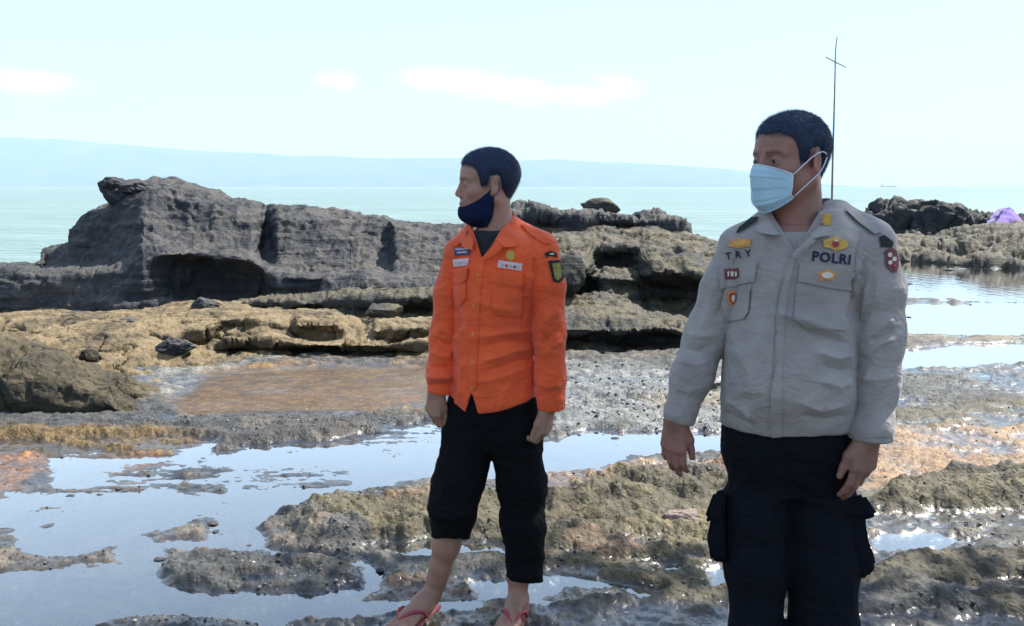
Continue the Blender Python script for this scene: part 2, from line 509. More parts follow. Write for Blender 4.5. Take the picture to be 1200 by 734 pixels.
def build_ground():
    fr = np.radians(np.linspace(-36, 36, 760))
    rest = np.radians(np.linspace(36, 324, 130))[1:-1]
    ang = np.concatenate([fr, rest])
    rad = np.concatenate([np.linspace(0.05, 2.3, 16)[:-1], np.geomspace(2.3, 13, 470), np.geomspace(13, 34, 90)[1:], np.geomspace(34, 90, 20)[1:]])
    A, R = np.meshgrid(ang, rad, indexing='ij')
    x, y = (np.sin(A) * R).ravel(), (np.cos(A) * R).ravel()
    h, px, py, wx, wy, water, n1, n2 = ground_height(x, y)
    V = np.stack([x, y, h], -1)
    F = grid_faces(len(ang), len(rad), True)[:, ::-1]
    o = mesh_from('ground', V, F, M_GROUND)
    # what the shore is made of: grey silt, olive algae, ochre sand, rust mud
    grey = np.array([0.118, 0.115, 0.105]); dark = np.array([0.055, 0.056, 0.054]); olive = np.array([0.118, 0.098, 0.05]); ochre = np.array([0.38, 0.245, 0.14])
    rust = np.array([0.36, 0.165, 0.05]); brown = np.array([0.15, 0.095, 0.03]); pale = np.array([0.30, 0.29, 0.25])
    c = np.tile(grey, (len(x), 1))
    def zone(poly, col, amt=1.0, soft=22):
        nonlocal c
        m = poly_mask(tx, ty, poly, soft * 1.6)
        m = sstep(0.25, 0.75, m + 0.45 * rag) * amt
        c = lerp(c, col, m[:, None])
    PP = np.stack([x, y, 0 * x], -1)
    rag = fbm(PP * np.array([3.2, 4.6, 1]), 5, 141, 0.62)
    big1 = fbm(PP * np.array([0.8, 1.3, 1]), 4, 151, 0.6); big2 = fbm(PP * np.array([0.8, 1.3, 1]) + 31, 4, 161, 0.6)
    pxm = np.clip(1100 / np.maximum(y, 1), 20, 420)
    tx = px + big1 * pxm * 0.22; ty = py + big2 * pxm * 0.06
    k = np.clip(0.5 + 0.9 * n1, 0, 1)[:, None]
    c = lerp(c, dark, k * 0.5)
    c = lerp(c, olive * 1.1, (sstep(0.05, 0.4, rag + 0.3 * big1) * 0.75)[:, None])
    c = lerp(c, np.array([0.26, 0.2, 0.13]), (sstep(0.15, 0.45, big2 + 0.4 * rag) * 0.6)[:, None])
    zone([(-300, 480), (520, 480), (520, 520), (200, 545), (-300, 560)], dark * 1.3, 0.7)
    zone([(-300, 508), (160, 508), (250, 520), (220, 550), (60, 560), (-300, 570)], brown * 1.3, 0.9)
    zone([(-300, 545), (55, 535), (70, 552), (60, 575), (0, 582), (-300, 590)], rust * 1.2, 1.0, 14)
    zone([(135, 545), (195, 538), (215, 548), (165, 562)], rust, 0.9, 10)
    zone([(195, 474), (240, 440), (330, 428), (515, 426), (520, 470), (400, 488), (215, 488)], np.array([0.29, 0.16, 0.042]), 1.0)
    zone([(200, 470), (330, 455), (520, 452), (520, 474), (380, 480), (220, 480)], np.array([0.38, 0.19, 0.045]), 0.6, 30)
    zone([(150, 440), (230, 425), (330, 424), (260, 436), (200, 470), (170, 470)], pale * 0.9, 0.8)
    zone([(640, 430), (860, 430), (860, 505), (640, 505)], np.array([0.24, 0.25, 0.24]), 0.85, 30)
    zone([(740, 470), (860, 462), (860, 486), (760, 490)], np.array([0.28, 0.23, 0.15]), 0.7, 20)
    zone([(600, 575), (650, 552), (720, 542), (860, 536), (900, 558), (780, 566), (700, 574), (640, 592)], ochre, 1.0, 16)
    zone([(330, 606), (420, 582), (520, 568), (600, 566), (640, 590), (640, 640), (430, 640)], olive * 1.25, 0.9)
    zone([(420, 590), (520, 572), (600, 570), (600, 590), (480, 598)], ochre * 0.75, 0.7, 16)
    zone([(400, 705), (430, 684), (560, 676), (560, 704)], ochre * 0.6, 0.8)
    zone([(620, 600), (700, 570), (860, 560), (900, 700), (640, 700)], olive, 0.95)
    zone([(690, 640), (720, 628), (770, 636), (750, 655), (690, 656)], ochre * 0.6, 0.8, 14)
    zone([(760, 625), (850, 612), (870, 650), (790, 655)], olive * 1.6, 0.9, 14)
    zone([(1000, 500), (1300, 490), (1300, 552), (1120, 562), (1030, 580), (1000, 580)], ochre * 0.95, 1.0, 18)
    zone([(1000, 586), (1080, 566), (1300, 556), (1300, 620), (1000, 622)], olive * 1.05, 0.95)
    zone([(1000, 646), (1400, 640), (1400, 700), (1000, 690)], olive * 0.9, 0.8)
    zone([(1000, 432), (1400, 428), (1400, 470), (1000, 480)], np.array([0.085, 0.09, 0.085]), 0.9)
    zone([(1000, 475), (1400, 466), (1400, 500), (1000, 505)], olive * 0.9, 0.8)
    zone([(190, 672), (260, 645), (400, 655), (420, 690), (200, 690)], dark * 0.9, 0.8)
    c = c * (1 + 0.45 * n2[:, None]) * 0.74
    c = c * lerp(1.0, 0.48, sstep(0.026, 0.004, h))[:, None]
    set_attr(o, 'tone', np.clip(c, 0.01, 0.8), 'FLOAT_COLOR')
    bpm = poly_mask(wx, wy, [(195, 474), (240, 440), (330, 430), (515, 426), (520, 470), (400, 488), (215, 488)], 14)
    set_attr(o, 'wet', np.clip(lerp(sstep(0.035, 0.002, h) * 0.85, 0.44, bpm) + 0.12 + 0.25 * rag, 0, 1))
    tag(o, kind='structure')
    return o
GROUND = build_ground()

def hgt(x, y):
    return float(ground_height(np.array([x], float), np.array([y], float))[0][0])

# still water in the hollows of the reef flat: one level sheet, the ground rises through it
def build_pool():
    V = [(-40, 0.8, 0), (40, 0.8, 0), (40, 30, 0), (9, 30, 0), (3.2, 16.5, 0), (-4, 13.2, 0), (-40, 12.6, 0)]
    o = mesh_from('tide_pool_water', V, [tuple(range(len(V)))], M_POOL, smooth=False)
    tag(o, kind='structure')
build_pool()

def build_sea():
    ys = np.concatenate([np.linspace(13.0, 60, 120), np.geomspace(60, 16000, 60)[1:]])
    xs = np.linspace(-1, 1, 121)
    V = []
    for yy in ys:
        w = 30 + yy * 1.3
        V.append(np.stack([xs * w, np.full_like(xs, yy), np.zeros_like(xs)], -1))
    V = np.concatenate(V)
    P = V * np.array([0.35, 0.9, 1])
    amp = np.interp(V[:, 1], [12, 20, 60, 200, 1000], [0.03, 0.05, 0.06, 0.0, 0.0])
    V[:, 2] = -0.22 + amp * fbm(P, 4, 5, 0.55)
    nv, nu = len(ys), len(xs)
    I, J = np.meshgrid(np.arange(nv - 1), np.arange(nu - 1), indexing='ij')
    F = np.stack([I * nu + J, I * nu + J + 1, (I + 1) * nu + J + 1, (I + 1) * nu + J], -1).reshape(-1, 4)
    o = mesh_from('sea', V, F, M_SEA)
    tag(o, kind='structure')
build_sea()

# ================================================================== far coast: a hazy mountain ridge
def build_mountain():
    Y = 9000.0
    px = np.linspace(-900, 985, 260)
    cy = np.interp(px, [-900, -500, -200, 0, 60, 130, 250, 330, 420, 520, 600, 700, 790, 850, 905, 950, 985],
                   [168, 150, 152, 160, 163, 168, 178, 182, 185, 185.5, 187, 189, 194, 198, 206, 214, 219])
    cy = cy + fbm(np.stack([px * 0.02, px * 0, px * 0], -1), 5, 3, 0.55) * 2.6 * np.clip((219 - cy) / 20, 0, 1)
    rows = []
    for k, (f, dy) in enumerate([(0.0, -1500), (0.25, -1150), (0.5, -700), (0.78, -280), (1.0, 0), (0.7, 500), (0.0, 1500)]):
        P = at(px, cy, Y)
        hgt_ = np.maximum(P[:, 2], 1.0)
        n = fbm(np.stack([px * 0.03, np.full_like(px, k * 1.7), px * 0], -1), 4, 9)
        z = -5 + (hgt_ + 5) * f * (1 + (0.25 * n if 0 < f < 1 else 0))
        rows.append(np.stack([P[:, 0] * (1 + dy / Y * (0.2 if f < 1 else 0)), Y + dy + 120 * n, z], -1))
    V = np.stack(rows, 1)
    nu, nv = V.shape[:2]
    t = NT('hazy_forest_slope')
    col = t.ramp(t.noise(t.pos(), 0.004, 6, 0.6), [(0.3, (0.05, 0.08, 0.05)), (0.7, (0.12, 0.14, 0.09))])
    m = t.principled(col, 0.9, None, 0.1)
    o = mesh_from('mountain_ridge', V.reshape(-1, 3), grid_faces(nu, nv)[:, ::-1] if False else grid_faces(nu, nv), m)
    tag(o, kind='structure')
build_mountain()
# ================================================================== rock outcrops
def chaikin(C):
    """soften a control polyline a little, keep ends (K,3)"""
    Q = 0.8 * C[:-1] + 0.2 * C[1:]
    R = 0.2 * C[:-1] + 0.8 * C[1:]
    out = np.empty((2 * len(Q) + 2, C.shape[1]))
    out[0] = C[0]; out[-1] = C[-1]
    out[1:-1:2] = Q; out[2:-1:2] = R
    return out

def loft(name, stations, mat, step=1.7, nv=170, back=1.6, amp=0.05, freq=1.4, strata=0.04, sfreq=9.0, fine=0.012, seed=1, parent=None, jag=10.0, drop=0.25, ends=True, crack=0.05, block=0.12, cfreq=1.0):
    """rock mass between cross-sections; every section runs from the foot of the face over the crest and down the back"""
    xs = [s[0] for s in stations]
    K = len(stations[0][1])
    A = np.array([[(s[0], p[0], p[1]) for p in s[1]] for s in stations], float)
    x = np.arange(xs[0], xs[-1] + 0.1, step)
    nu = len(x)
    C = np.empty((nu, K, 3))
    for k in range(K):
        wob = jag * fbm(np.stack([x * 0.03, np.full_like(x, k * 0.35), x * 0], -1), 4, seed + 3, 0.6)
        xx = np.clip(x + wob, xs[0], xs[-1])
        C[:, k, 0] = x
        C[:, k, 1] = np.interp(xx, xs, A[:, k, 1])
        C[:, k, 2] = np.interp(xx, xs, A[:, k, 2])
    W = at(C[..., 0], C[..., 1], C[..., 2])                 # nu,K,3
    foot = W[:, :1].copy(); foot[..., 2] = -drop; foot[..., 1] += 0.0
    c = W[:, -1:].copy()
    b1 = c.copy(); b1[..., 1] += back * 0.45; b1[..., 2] = c[..., 2] * 0.9
    b2 = c.copy(); b2[..., 1] += back * 0.9; b2[..., 2] = c[..., 2] * 0.5 - 0.1
    b3 = c.copy(); b3[..., 1] += back; b3[..., 2] = -drop - 0.4
    W = np.concatenate([foot, W, b1, b2, b3], 1)
    V = np.empty((nu, nv, 3))
    for i in range(nu):
        q = chaikin(W[i])
        d = np.concatenate([[0], np.cumsum(np.linalg.norm(np.diff(q, axis=0), axis=1))])
        # rows are spent on the side one sees
        dv = d[-1] - np.linalg.norm(q[-1] - q[-2]) * 0.8
        s = np.concatenate([np.linspace(0, dv, nv - 4), np.linspace(dv, d[-1], 5)[1:]])
        for a in range(3):
            V[i, :, a] = np.interp(s, d, q[:, a])
    if ends:   # pinch both ends into the ground so that nothing ends in a cut
        e = np.minimum(np.arange(nu), np.arange(nu)[::-1]) / 6.0
        f = np.clip(e, 0, 1) ** 0.5
        V[..., 2] = lerp(-drop, V[..., 2], f[:, None])
    F = grid_faces(nu, nv)
    Vf = V.reshape(-1, 3)
    N = normals_of(Vf, F)
    if np.mean(N[:, 2] - N[:, 1]) < 0:
        F = F[:, ::-1]; N = -N
    dsp = amp * fbm(Vf * freq, 5, seed, 0.55) + 0.6 * amp * fbm(Vf * freq * 3.1, 4, seed + 7, 0.6, True)
    Z = Vf * np.array([0.9, 0.9, sfreq]) + 0.6 * fbm(Vf * 0.8, 3, seed + 5)[:, None]
    side = 1 - np.abs(N[:, 2]) * 0.6
    st = fbm(Z, 3, seed + 13, 0.6)
    st = np.sign(st) * np.abs(st) ** 0.6
    dsp += strata * st * side + fine * fbm(Vf * 16, 4, seed + 17, 0.6)
    # joints: wandering cracks, and blocks that stand proud of each other
    q = fbm(Vf * np.array([1.5, 1.5, 2.4]) * cfreq, 3, seed + 23, 0.5)
    q2 = fbm(Vf * np.array([2.6, 2.6, 1.2]) * cfreq + 5, 3, seed + 29, 0.5)
    msk = sstep(-0.15, 0.25, fbm(Vf * 0.9 + 11, 2, seed + 31))
    dsp -= crack * np.exp(-(q / 0.035) ** 2) * msk + 0.8 * crack * np.exp(-(q2 / 0.03) ** 2) * (1 - msk)
    blk = fbm(Vf * np.array([1.2, 1.2, 2.2]) * cfreq + 3, 2, seed + 37) * 5
    fl = np.floor(blk); fr_ = blk - fl
    dsp += block * (fl + sstep(0.35, 0.65, fr_)) / 5
    Vf = Vf + N * dsp[:, None]
    o = mesh_from(name, Vf, F, mat, parent=parent)
    return o

def boulder(name, c, r, mat, seed=0, sub=4, amp=0.28, freq=1.6, parent=None, flat=0.0, rot=0.0, fine=0.05):
    """one loose rock: an uneven, faceted lump of radii r around c"""
    bm = bmesh.new()
    bmesh.ops.create_icosphere(bm, subdivisions=sub, radius=1.0)
    V = np.array([v.co[:] for v in bm.verts]); F = np.array([[v.index for v in f.verts] for f in bm.faces])
    bm.free()
    rr = np.random.default_rng(seed)
    n = fbm(V * freq + seed * 3.7, 4, seed, 0.55)
    f = fbm(V * 6.0 + seed, 3, seed + 3, 0.6)
    D = V * (1 + amp * n + fine * f)[:, None]
    for k in range(7):                                       # chip off flat facets
        d = rr.normal(size=3); d /= np.linalg.norm(d)
        h = rr.uniform(0.62, 0.9)
        s = D @ d
        D = D - np.outer(np.clip(s - h, 0, None) * 0.8, d)
    if flat:
        D[:, 2] = np.where(D[:, 2] < -flat, -flat + (D[:, 2] + flat) * 0.2, D[:, 2])
    cs, sn = math.cos(rot), math.sin(rot)
    D = D * np.array(r)
    D = np.stack([D[:, 0] * cs - D[:, 1] * sn, D[:, 0] * sn + D[:, 1] * cs, D[:, 2]], -1) + np.array(c)
    return mesh_from(name, D, F, mat, parent=parent)

# ---- the big dark outcrop on the left, its face hollowed by a long low cave
A_ST = [
 (-160, [(374, 11.6), (352, 11.7), (340, 11.8), (332, 11.85), (326, 11.9), (322, 12.0), (319, 12.1), (317, 12.3), (316, 12.7)]),
 (0,   [(374, 11.5), (352, 11.6), (338, 11.65), (330, 11.7), (322, 11.8), (318, 11.9), (316, 12.1), (314, 12.3), (313, 12.7)]),
 (40,  [(374, 11.4), (352, 11.5), (338, 11.55), (328, 11.6), (320, 11.7), (315, 11.9), (313, 12.2), (312, 12.4), (311, 12.8)]),
 (50,  [(374, 11.40), (352, 11.50), (338, 11.55), (326, 11.60), (317, 11.80), (312, 13.00), (303, 13.20), (296, 13.35), (292, 13.70)]),
 (78,  [(374, 11.30), (352, 11.45), (338, 11.50), (324, 11.55), (316, 11.80), (311, 12.80), (296, 13.00), (288, 13.15), (284, 13.50)]),
 (84,  [(374, 11.30), (352, 11.45), (338, 11.50), (322, 11.55), (315, 11.80), (310, 12.75), (285, 12.95), (272, 13.10), (264, 13.45)]),
 (108, [(374, 11.30), (352, 11.40), (338, 11.50), (322, 11.55), (314, 11.80), (309, 12.52), (275, 12.72), (254, 12.87), (246, 13.22)]),
 (126, [(374, 11.20), (352, 11.30), (338, 11.45), (322, 11.50), (312, 11.70), (306, 12.26), (268, 12.56), (244, 12.87), (234, 13.39)]),
 (150, [(372, 11.10), (352, 11.20), (335, 11.35), (320, 11.40), (308, 11.60), (298, 11.89), (265, 12.29), (238, 12.65), (216, 13.18)]),
 (170, [(370, 11.10), (352, 11.20), (332, 11.25), (316, 11.30), (300, 11.35), (286, 11.58), (254, 12.18), (228, 12.70), (210, 13.45)]),
 (182, [(370, 11.10), (354, 11.20), (334, 11.30), (315, 11.40), (298, 11.35), (282, 11.63), (252, 12.28), (226, 12.70), (209, 13.45)]),
 (200, [(370, 11.10), (356, 11.25), (348, 11.60), (310, 11.60), (297, 11.35), (284, 11.83), (258, 12.38), (230, 12.70), (210, 13.45)]),
 (240, [(370, 11.10), (355, 11.25), (349, 11.95), (311, 11.95), (298, 11.25), (289, 11.83), (262, 12.43), (238, 12.70), (222, 13.35)]),
 (292, [(369, 11.10), (354, 11.25), (348, 11.90), (318, 11.90), (306, 11.28), (296, 11.83), (268, 12.43), (248, 12.70), (237, 13.25)]),
 (303, [(369, 11.10), (354, 11.25), (347, 11.80), (324, 11.75), (312, 11.30), (300, 11.88), (270, 12.58), (248, 12.95), (239, 13.45)]),
 (309, [(369, 11.10), (353, 11.25), (346, 11.90), (327, 11.80), (317, 11.35), (304, 12.08), (274, 12.98), (250, 13.40), (240, 13.75)]),
 (318, [(369, 11.10), (352, 11.25), (345, 11.50), (332, 11.45), (322, 11.35), (308, 11.88), (276, 12.88), (250, 13.30), (240, 13.70)]),
 (328, [(368, 11.10), (350, 11.20), (343, 11.30), (334, 11.30), (326, 11.30), (312, 11.73), (276, 12.23), (250, 12.65), (240, 13.35)]),
 (378, [(368, 11.10), (350, 11.20), (342, 11.30), (335, 11.30), (326, 11.25), (313, 11.68), (280, 12.23), (257, 12.60), (246, 13.25)]),
 (414, [(368, 11.10), (350, 11.20), (342, 11.30), (334, 11.30), (325, 11.25), (312, 11.68), (280, 12.23), (258, 12.60), (247, 13.25)]),
 (421, [(368, 11.10), (350, 11.20), (342, 11.30), (334, 11.30), (325, 11.30), (310, 12.08), (282, 12.83), (256, 13.20), (250, 13.55)]),
 (453, [(368, 11.10), (350, 11.20), (342, 11.30), (335, 11.30), (327, 11.30), (314, 12.08), (286, 12.88), (258, 13.25), (252, 13.65)]),
 (461, [(368, 11.10), (350, 11.20), (342, 11.30), (335, 11.30), (327, 11.30), (316, 11.68), (290, 12.18), (268, 12.55), (256, 13.25)]),
 (520, [(368, 11.10), (352, 11.20), (344, 11.30), (338, 11.30), (330, 11.35), (318, 11.68), (296, 12.18), (274, 12.60), (263, 13.25)]),
 (600, [(366, 11.20), (350, 11.30), (344, 11.40), (336, 11.50), (328, 11.60), (312, 11.88), (290, 12.28), (270, 12.70), (258, 13.35)]),
 (690, [(366, 11.40), (350, 11.60), (344, 11.70), (338, 11.80), (330, 11.90), (320, 12.08), (310, 12.48), (300, 12.90), (296, 13.55)]),
]
outA = empty('rock_outcrop', at(260, 369, 11.6) * [1, 1, 0], 'big dark humped rock outcrop on the left with a low shadowed cave at its foot', 'rock outcrop')
loft('cliff_face', A_ST, M_ROCK_DARK, nv=230, amp=0.085, freq=1.1, strata=0.04, sfreq=10, fine=0.014, seed=3, parent=outA, jag=12, crack=0.035, block=0.06, cfreq=0.7)
boulder('summit_knob', at(134, 218, 12.95), (0.20, 0.24, 0.12), M_ROCK_DARK, 5, 5, 0.35, 2.0, outA)
boulder('summit_knob', at(141, 232, 12.90), (0.22, 0.24, 0.16), M_ROCK_DARK, 8, 5, 0.35, 2.0, outA)
boulder('summit_knob', at(160, 222, 12.95), (0.22, 0.24, 0.15), M_ROCK_DARK, 9, 5, 0.35, 2.0, outA)

# ---- dark slabs lying before its right half
o = loft('rock_slab', [
  (368, [(347, 10.9), (343, 10.95), (338, 11.05), (333, 11.2), (331, 11.4)]),
  (385, [(348, 10.8), (340, 10.82), (330, 10.9), (324, 11.05), (321, 11.3)]),
  (420, [(348, 10.8), (338, 10.8), (327, 10.9), (321, 11.05), (318, 11.3)]),
  (460, [(348, 10.8), (340, 10.8), (331, 10.9), (325, 11.05), (322, 11.3)]),
  (505, [(350, 10.8), (342, 10.8), (334, 10.9), (329, 11.05), (327, 11.3)]),
  (535, [(352, 10.8), (346, 10.85), (340, 10.95), (336, 11.1), (335, 11.3)])],
  M_ROCK_DARK, nv=70, back=0.4, amp=0.05, freq=3, strata=0.03, seed=15)
tag(o, 'dark humped slab at the foot of the big outcrop, left of the man in orange', 'rock')
o = loft('rock_ledge', [
  (268, [(366, 10.4), (362, 10.5), (360, 10.6), (358, 10.7), (356, 11.0)]),
  (300, [(368, 10.3), (364, 10.55), (360, 10.55), (356, 10.35), (352, 10.9)]),
  (360, [(369, 10.2), (365, 10.55), (360, 10.55), (355, 10.2), (349, 10.9)]),
  (430, [(370, 10.1), (366, 10.55), (360, 10.55), (354, 10.1), (346, 10.8)]),
  (500, [(372, 10.1), (367, 10.55), (358, 10.55), (350, 10.1), (341, 10.7)]),
  (560, [(374, 10.1), (368, 10.5), (360, 10.5), (352, 10.1), (344, 10.7)])],
  M_ROCK_LAYER, nv=80, back=0.6, amp=0.05, freq=3.2, strata=0.03, seed=25, fine=0.03)
tag(o, 'long thin rock ledge undercut by shadow, running below the dark slab', 'rock')

# ---- stepped layers right of the man in orange
def B(x, dy=0, s=1.0, o=0.0):
    base = [(421, 8.6), (412, 8.75), (407, 9.15), (394, 9.15), (389, 8.55), (375, 8.85), (362, 9.4), (357, 9.7), (352, 10.3), (340, 10.5), (326, 10.4), (319, 9.8), (304, 10.3), (290, 10.9), (283, 11.3), (276, 11.9), (266, 12.1), (262, 12.6)]
    return (x, [(219 + (p - 219) * s + dy * (1 if p < 330 else 0), q + o) for p, q in base])
B_ST = [
 B(600, 0), B(650, 0), B(690, 0), 
 (705, [(421, 8.6), (412, 8.75), (407, 9.15), (396, 9.15), (391, 8.55), (376, 8.85), (362, 9.4), (356, 9.65), (350, 9.9), (330, 10.0), (326, 9.9), (313, 10.9), (306, 10.9), (292, 10.7), (283, 11.3), (275, 11.9), (265, 12.1), (260, 12.6)]),
 (740, [(421, 8.6), (412, 8.75), (406, 9.15), (396, 9.15), (391, 8.55), (378, 8.85), (366, 9.4), (358, 9.7), (352, 10.0), (332, 10.2), (327, 10.0), (316, 10.9), (300, 10.9), (291, 10.6), (284, 11.0), (276, 11.8), (266, 12.1), (261, 12.6)]),
 (760, [(420, 8.6), (410, 8.75), (404, 9.1), (395, 9.1), (388, 8.6), (378, 8.85), (370, 9.4), (362, 9.8), (356, 10.6), (346, 10.7), (330, 10.7), (322, 9.8), (306, 10.1), (294, 10.6), (284, 11.1), (276, 11.8), (268, 12.1), (263, 12.6)]),
 (800, [(418, 8.6), (408, 8.75), (402, 9.0), (396, 9.0), (390, 8.65), (381, 8.9), (374, 9.4), (366, 9.9), (358, 10.7), (347, 10.8), (334, 10.8), (325, 9.8), (308, 10.0), (296, 10.5), (287, 11.1), (281, 11.8), (275, 12.1), (270, 12.6)]),
 (850, [(416, 8.6), (408, 8.75), (402, 8.9), (397, 8.9), (392, 8.7), (384, 8.9), (376, 9.4), (369, 9.9), (360, 10.6), (350, 10.7), (338, 10.7), (329, 9.9), (312, 10.2), (300, 10.6), (294, 11.1), (290, 11.8), (287, 12.1), (284, 12.6)]),
 (910, [(414, 8.7), (408, 8.8), (403, 8.9), (399, 8.95), (394, 8.9), (388, 9.1), (382, 9.5), (376, 9.9), (370, 10.4), (362, 10.6), (356, 10.6), (350, 10.5), (340, 10.7), (330, 11.0), (324, 11.3), (320, 11.8), (318, 12.1), (316, 12.6)]),
 (1000, [(410, 9.2), (407, 9.3), (404, 9.4), (401, 9.45), (399, 9.5), (396, 9.6), (393, 9.8), (390, 10.0), (386, 10.3), (382, 10.5), (378, 10.6), (374, 10.8), (370, 11.0), (366, 11.2), (363, 11.4), (360, 11.8), (358, 12.1), (356, 12.6)]),
]
outB = empty('rock_outcrop', at(740, 420, 9.0) * [1, 1, 0], 'stepped outcrop of thick rock layers between the two men, undercut by dark gaps', 'rock outcrop')
loft('rock_layers', B_ST, M_ROCK_LAYER, nv=300, back=1.2, amp=0.06, freq=1.7, strata=0.05, sfreq=12, fine=0.02, seed=33, parent=outB, jag=16, crack=0.06, block=0.14, cfreq=1.2)
# cap rocks on its crest
for st, sd in (([(592, 262, 252), (602, 262, 241), (616, 262, 240), (622, 262, 237), (632, 262, 238), (640, 262, 243), (652, 262, 250), (658, 262, 256)], 3),
               ([(636, 266, 258), (648, 266, 251), (668, 266, 249), (690, 266, 246), (716, 265, 246), (738, 265, 247), (745, 264, 250), (750, 264, 258)], 4),
               ([(742, 280, 266), (750, 280, 252), (758, 280, 249), (772, 280, 249), (784, 281, 252), (796, 282, 254), (806, 283, 260), (813, 284, 272)], 6)):
    loft('cap_rock', [(x, [(f, 12.15), (lerp(f, t, .4), 12.1), (lerp(f, t, .75), 12.15), (t + 1.5, 12.3), (t, 12.6)]) for x, f, t in st], M_ROCK_DARK, step=1.2, nv=60, back=0.6, amp=0.06, freq=2.6, strata=0.03, sfreq=7, fine=0.03, seed=sd, parent=outB, jag=4, drop=-0.3, crack=0.05, block=0.16, cfreq=2.0)
o = boulder('rock', at(705, 243, 16.0), (0.35, 0.3, 0.16), M_ROCK_LAYER, 17, 4)
tag(o, 'rounded pale rock rising behind the cap rocks above the sea', 'rock')
o = boulder('boulder', at(664, 322, 9.7), (0.20, 0.24, 0.24), M_ROCK_LAYER, 23, 5, 0.3)
tag(o, 'tan rounded boulder beside the orange sleeve of the man in orange', 'rock')

# ---- low tan sandstone shelves in front
def Cst(x, rows): return (x, rows)
C_ST = [
 (-200, [(452, 7.4), (440, 7.6), (430, 7.7), (422, 7.75), (414, 8.0), (404, 8.3), (396, 8.6), (388, 9.0), (380, 9.4), (372, 10.2), (366, 11.3)]),
 (0,   [(452, 7.3), (438, 7.5), (426, 7.7), (414, 7.8), (404, 8.1), (397, 8.4), (392, 8.6), (386, 8.6), (378, 9.0), (372, 10.0), (368, 11.3)]),
 (50,  [(455, 7.3), (440, 7.5), (426, 7.7), (414, 7.8), (402, 8.1), (396, 8.35), (392, 8.5), (386, 8.6), (378, 9.0), (371, 10.0), (367, 11.3)]),
 (100, [(456, 7.3), (446, 7.4), (436, 7.5), (422, 7.7), (408, 8.0), (398, 8.3), (391, 8.5), (383, 8.7), (375, 9.2), (369, 10.0), (366, 11.3)]),
 (160, [(462, 7.1), (450, 7.3), (438, 7.5), (424, 7.8), (410, 8.0), (400, 8.3), (392, 8.55), (384, 8.7), (375, 9.2), (367, 10.0), (364, 11.3)]),
 (205, [(455, 7.3), (445, 7.5), (434, 7.7), (424, 7.9), (414, 8.1), (407, 8.35), (396, 8.4), (390, 8.5), (374, 9.2), (360, 10.2), (358, 11.3)]),
 (235, [(440, 7.7), (432, 7.9), (425, 8.0), (418, 8.3), (412, 8.45), (408, 8.6), (396, 8.55), (386, 8.45), (372, 9.2), (357, 10.2), (355, 11.3)]),
 (262, [(428, 8.1), (421, 8.25), (415, 8.6), (406, 8.6), (402, 8.3), (395, 8.6), (384, 8.9), (376, 8.8), (370, 9.3), (360, 10.3), (358, 11.3)]),
 (300, [(424, 8.3), (418, 8.4), (413, 8.75), (405, 8.75), (400, 8.35), (396, 8.6), (386, 8.8), (374, 8.8), (368, 9.4), (362, 10.3), (360, 11.3)]),
 (340, [(424, 8.3), (419, 8.4), (415, 8.8), (408, 8.8), (403, 8.35), (398, 8.7), (392, 9.0), (380, 9.0), (370, 9.4), (363, 10.3), (361, 11.3)]),
 (350, [(424, 8.3), (421, 8.4), (418, 9.0), (410, 9.0), (405, 8.4), (400, 8.7), (396, 9.0), (378, 8.75), (370, 9.3), (364, 10.3), (362, 11.3)]),
 (398, [(424, 8.3), (421, 8.4), (418, 9.0), (411, 9.0), (406, 8.4), (402, 8.6), (396, 8.9), (378, 8.75), (371, 9.3), (364, 10.3), (362, 11.3)]),
 (424, [(424, 8.3), (420, 8.4), (416, 8.6), (410, 8.6), (406, 8.35), (402, 8.5), (398, 8.7), (392, 9.1), (384, 9.5), (372, 10.2), (366, 11.3)]),
 (440, [(424, 8.3), (420, 8.4), (416, 8.7), (410, 8.7), (406, 8.4), (403, 8.6), (399, 8.9), (386, 8.7), (379, 9.2), (372, 10.0), (366, 11.3)]),
 (490, [(424, 8.3), (420, 8.35), (415, 8.5), (409, 8.5), (405, 8.35), (402, 8.6), (398, 8.8), (386, 8.7), (380, 9.2), (372, 10.0), (366, 11.3)]),
 (560, [(424, 8.3), (420, 8.35), (416, 8.5), (411, 8.55), (407, 8.4), (404, 8.6), (399, 8.8), (392, 8.9), (384, 9.4), (374, 10.0), (368, 11.3)]),
 (640, [(424, 8.35), (421, 8.4), (418, 8.5), (415, 8.55), (412, 8.5), (408, 8.7), (403, 9.0), (397, 9.3), (389, 9.6), (379, 10.2), (371, 11.3)]),
]
outC = empty('rock_shelf', at(300, 420, 8.6) * [1, 1, 0], 'low yellowish sandstone shelf in broken steps along the left half, above the brown pool', 'rock shelf')
loft('shelf_rock', C_ST, M_ROCK_TAN, nv=230, back=0.5, amp=0.05, freq=1.8, strata=0.02, sfreq=13, fine=0.012, seed=47, parent=outC, jag=18, crack=0.08, block=0.06, cfreq=1.0)

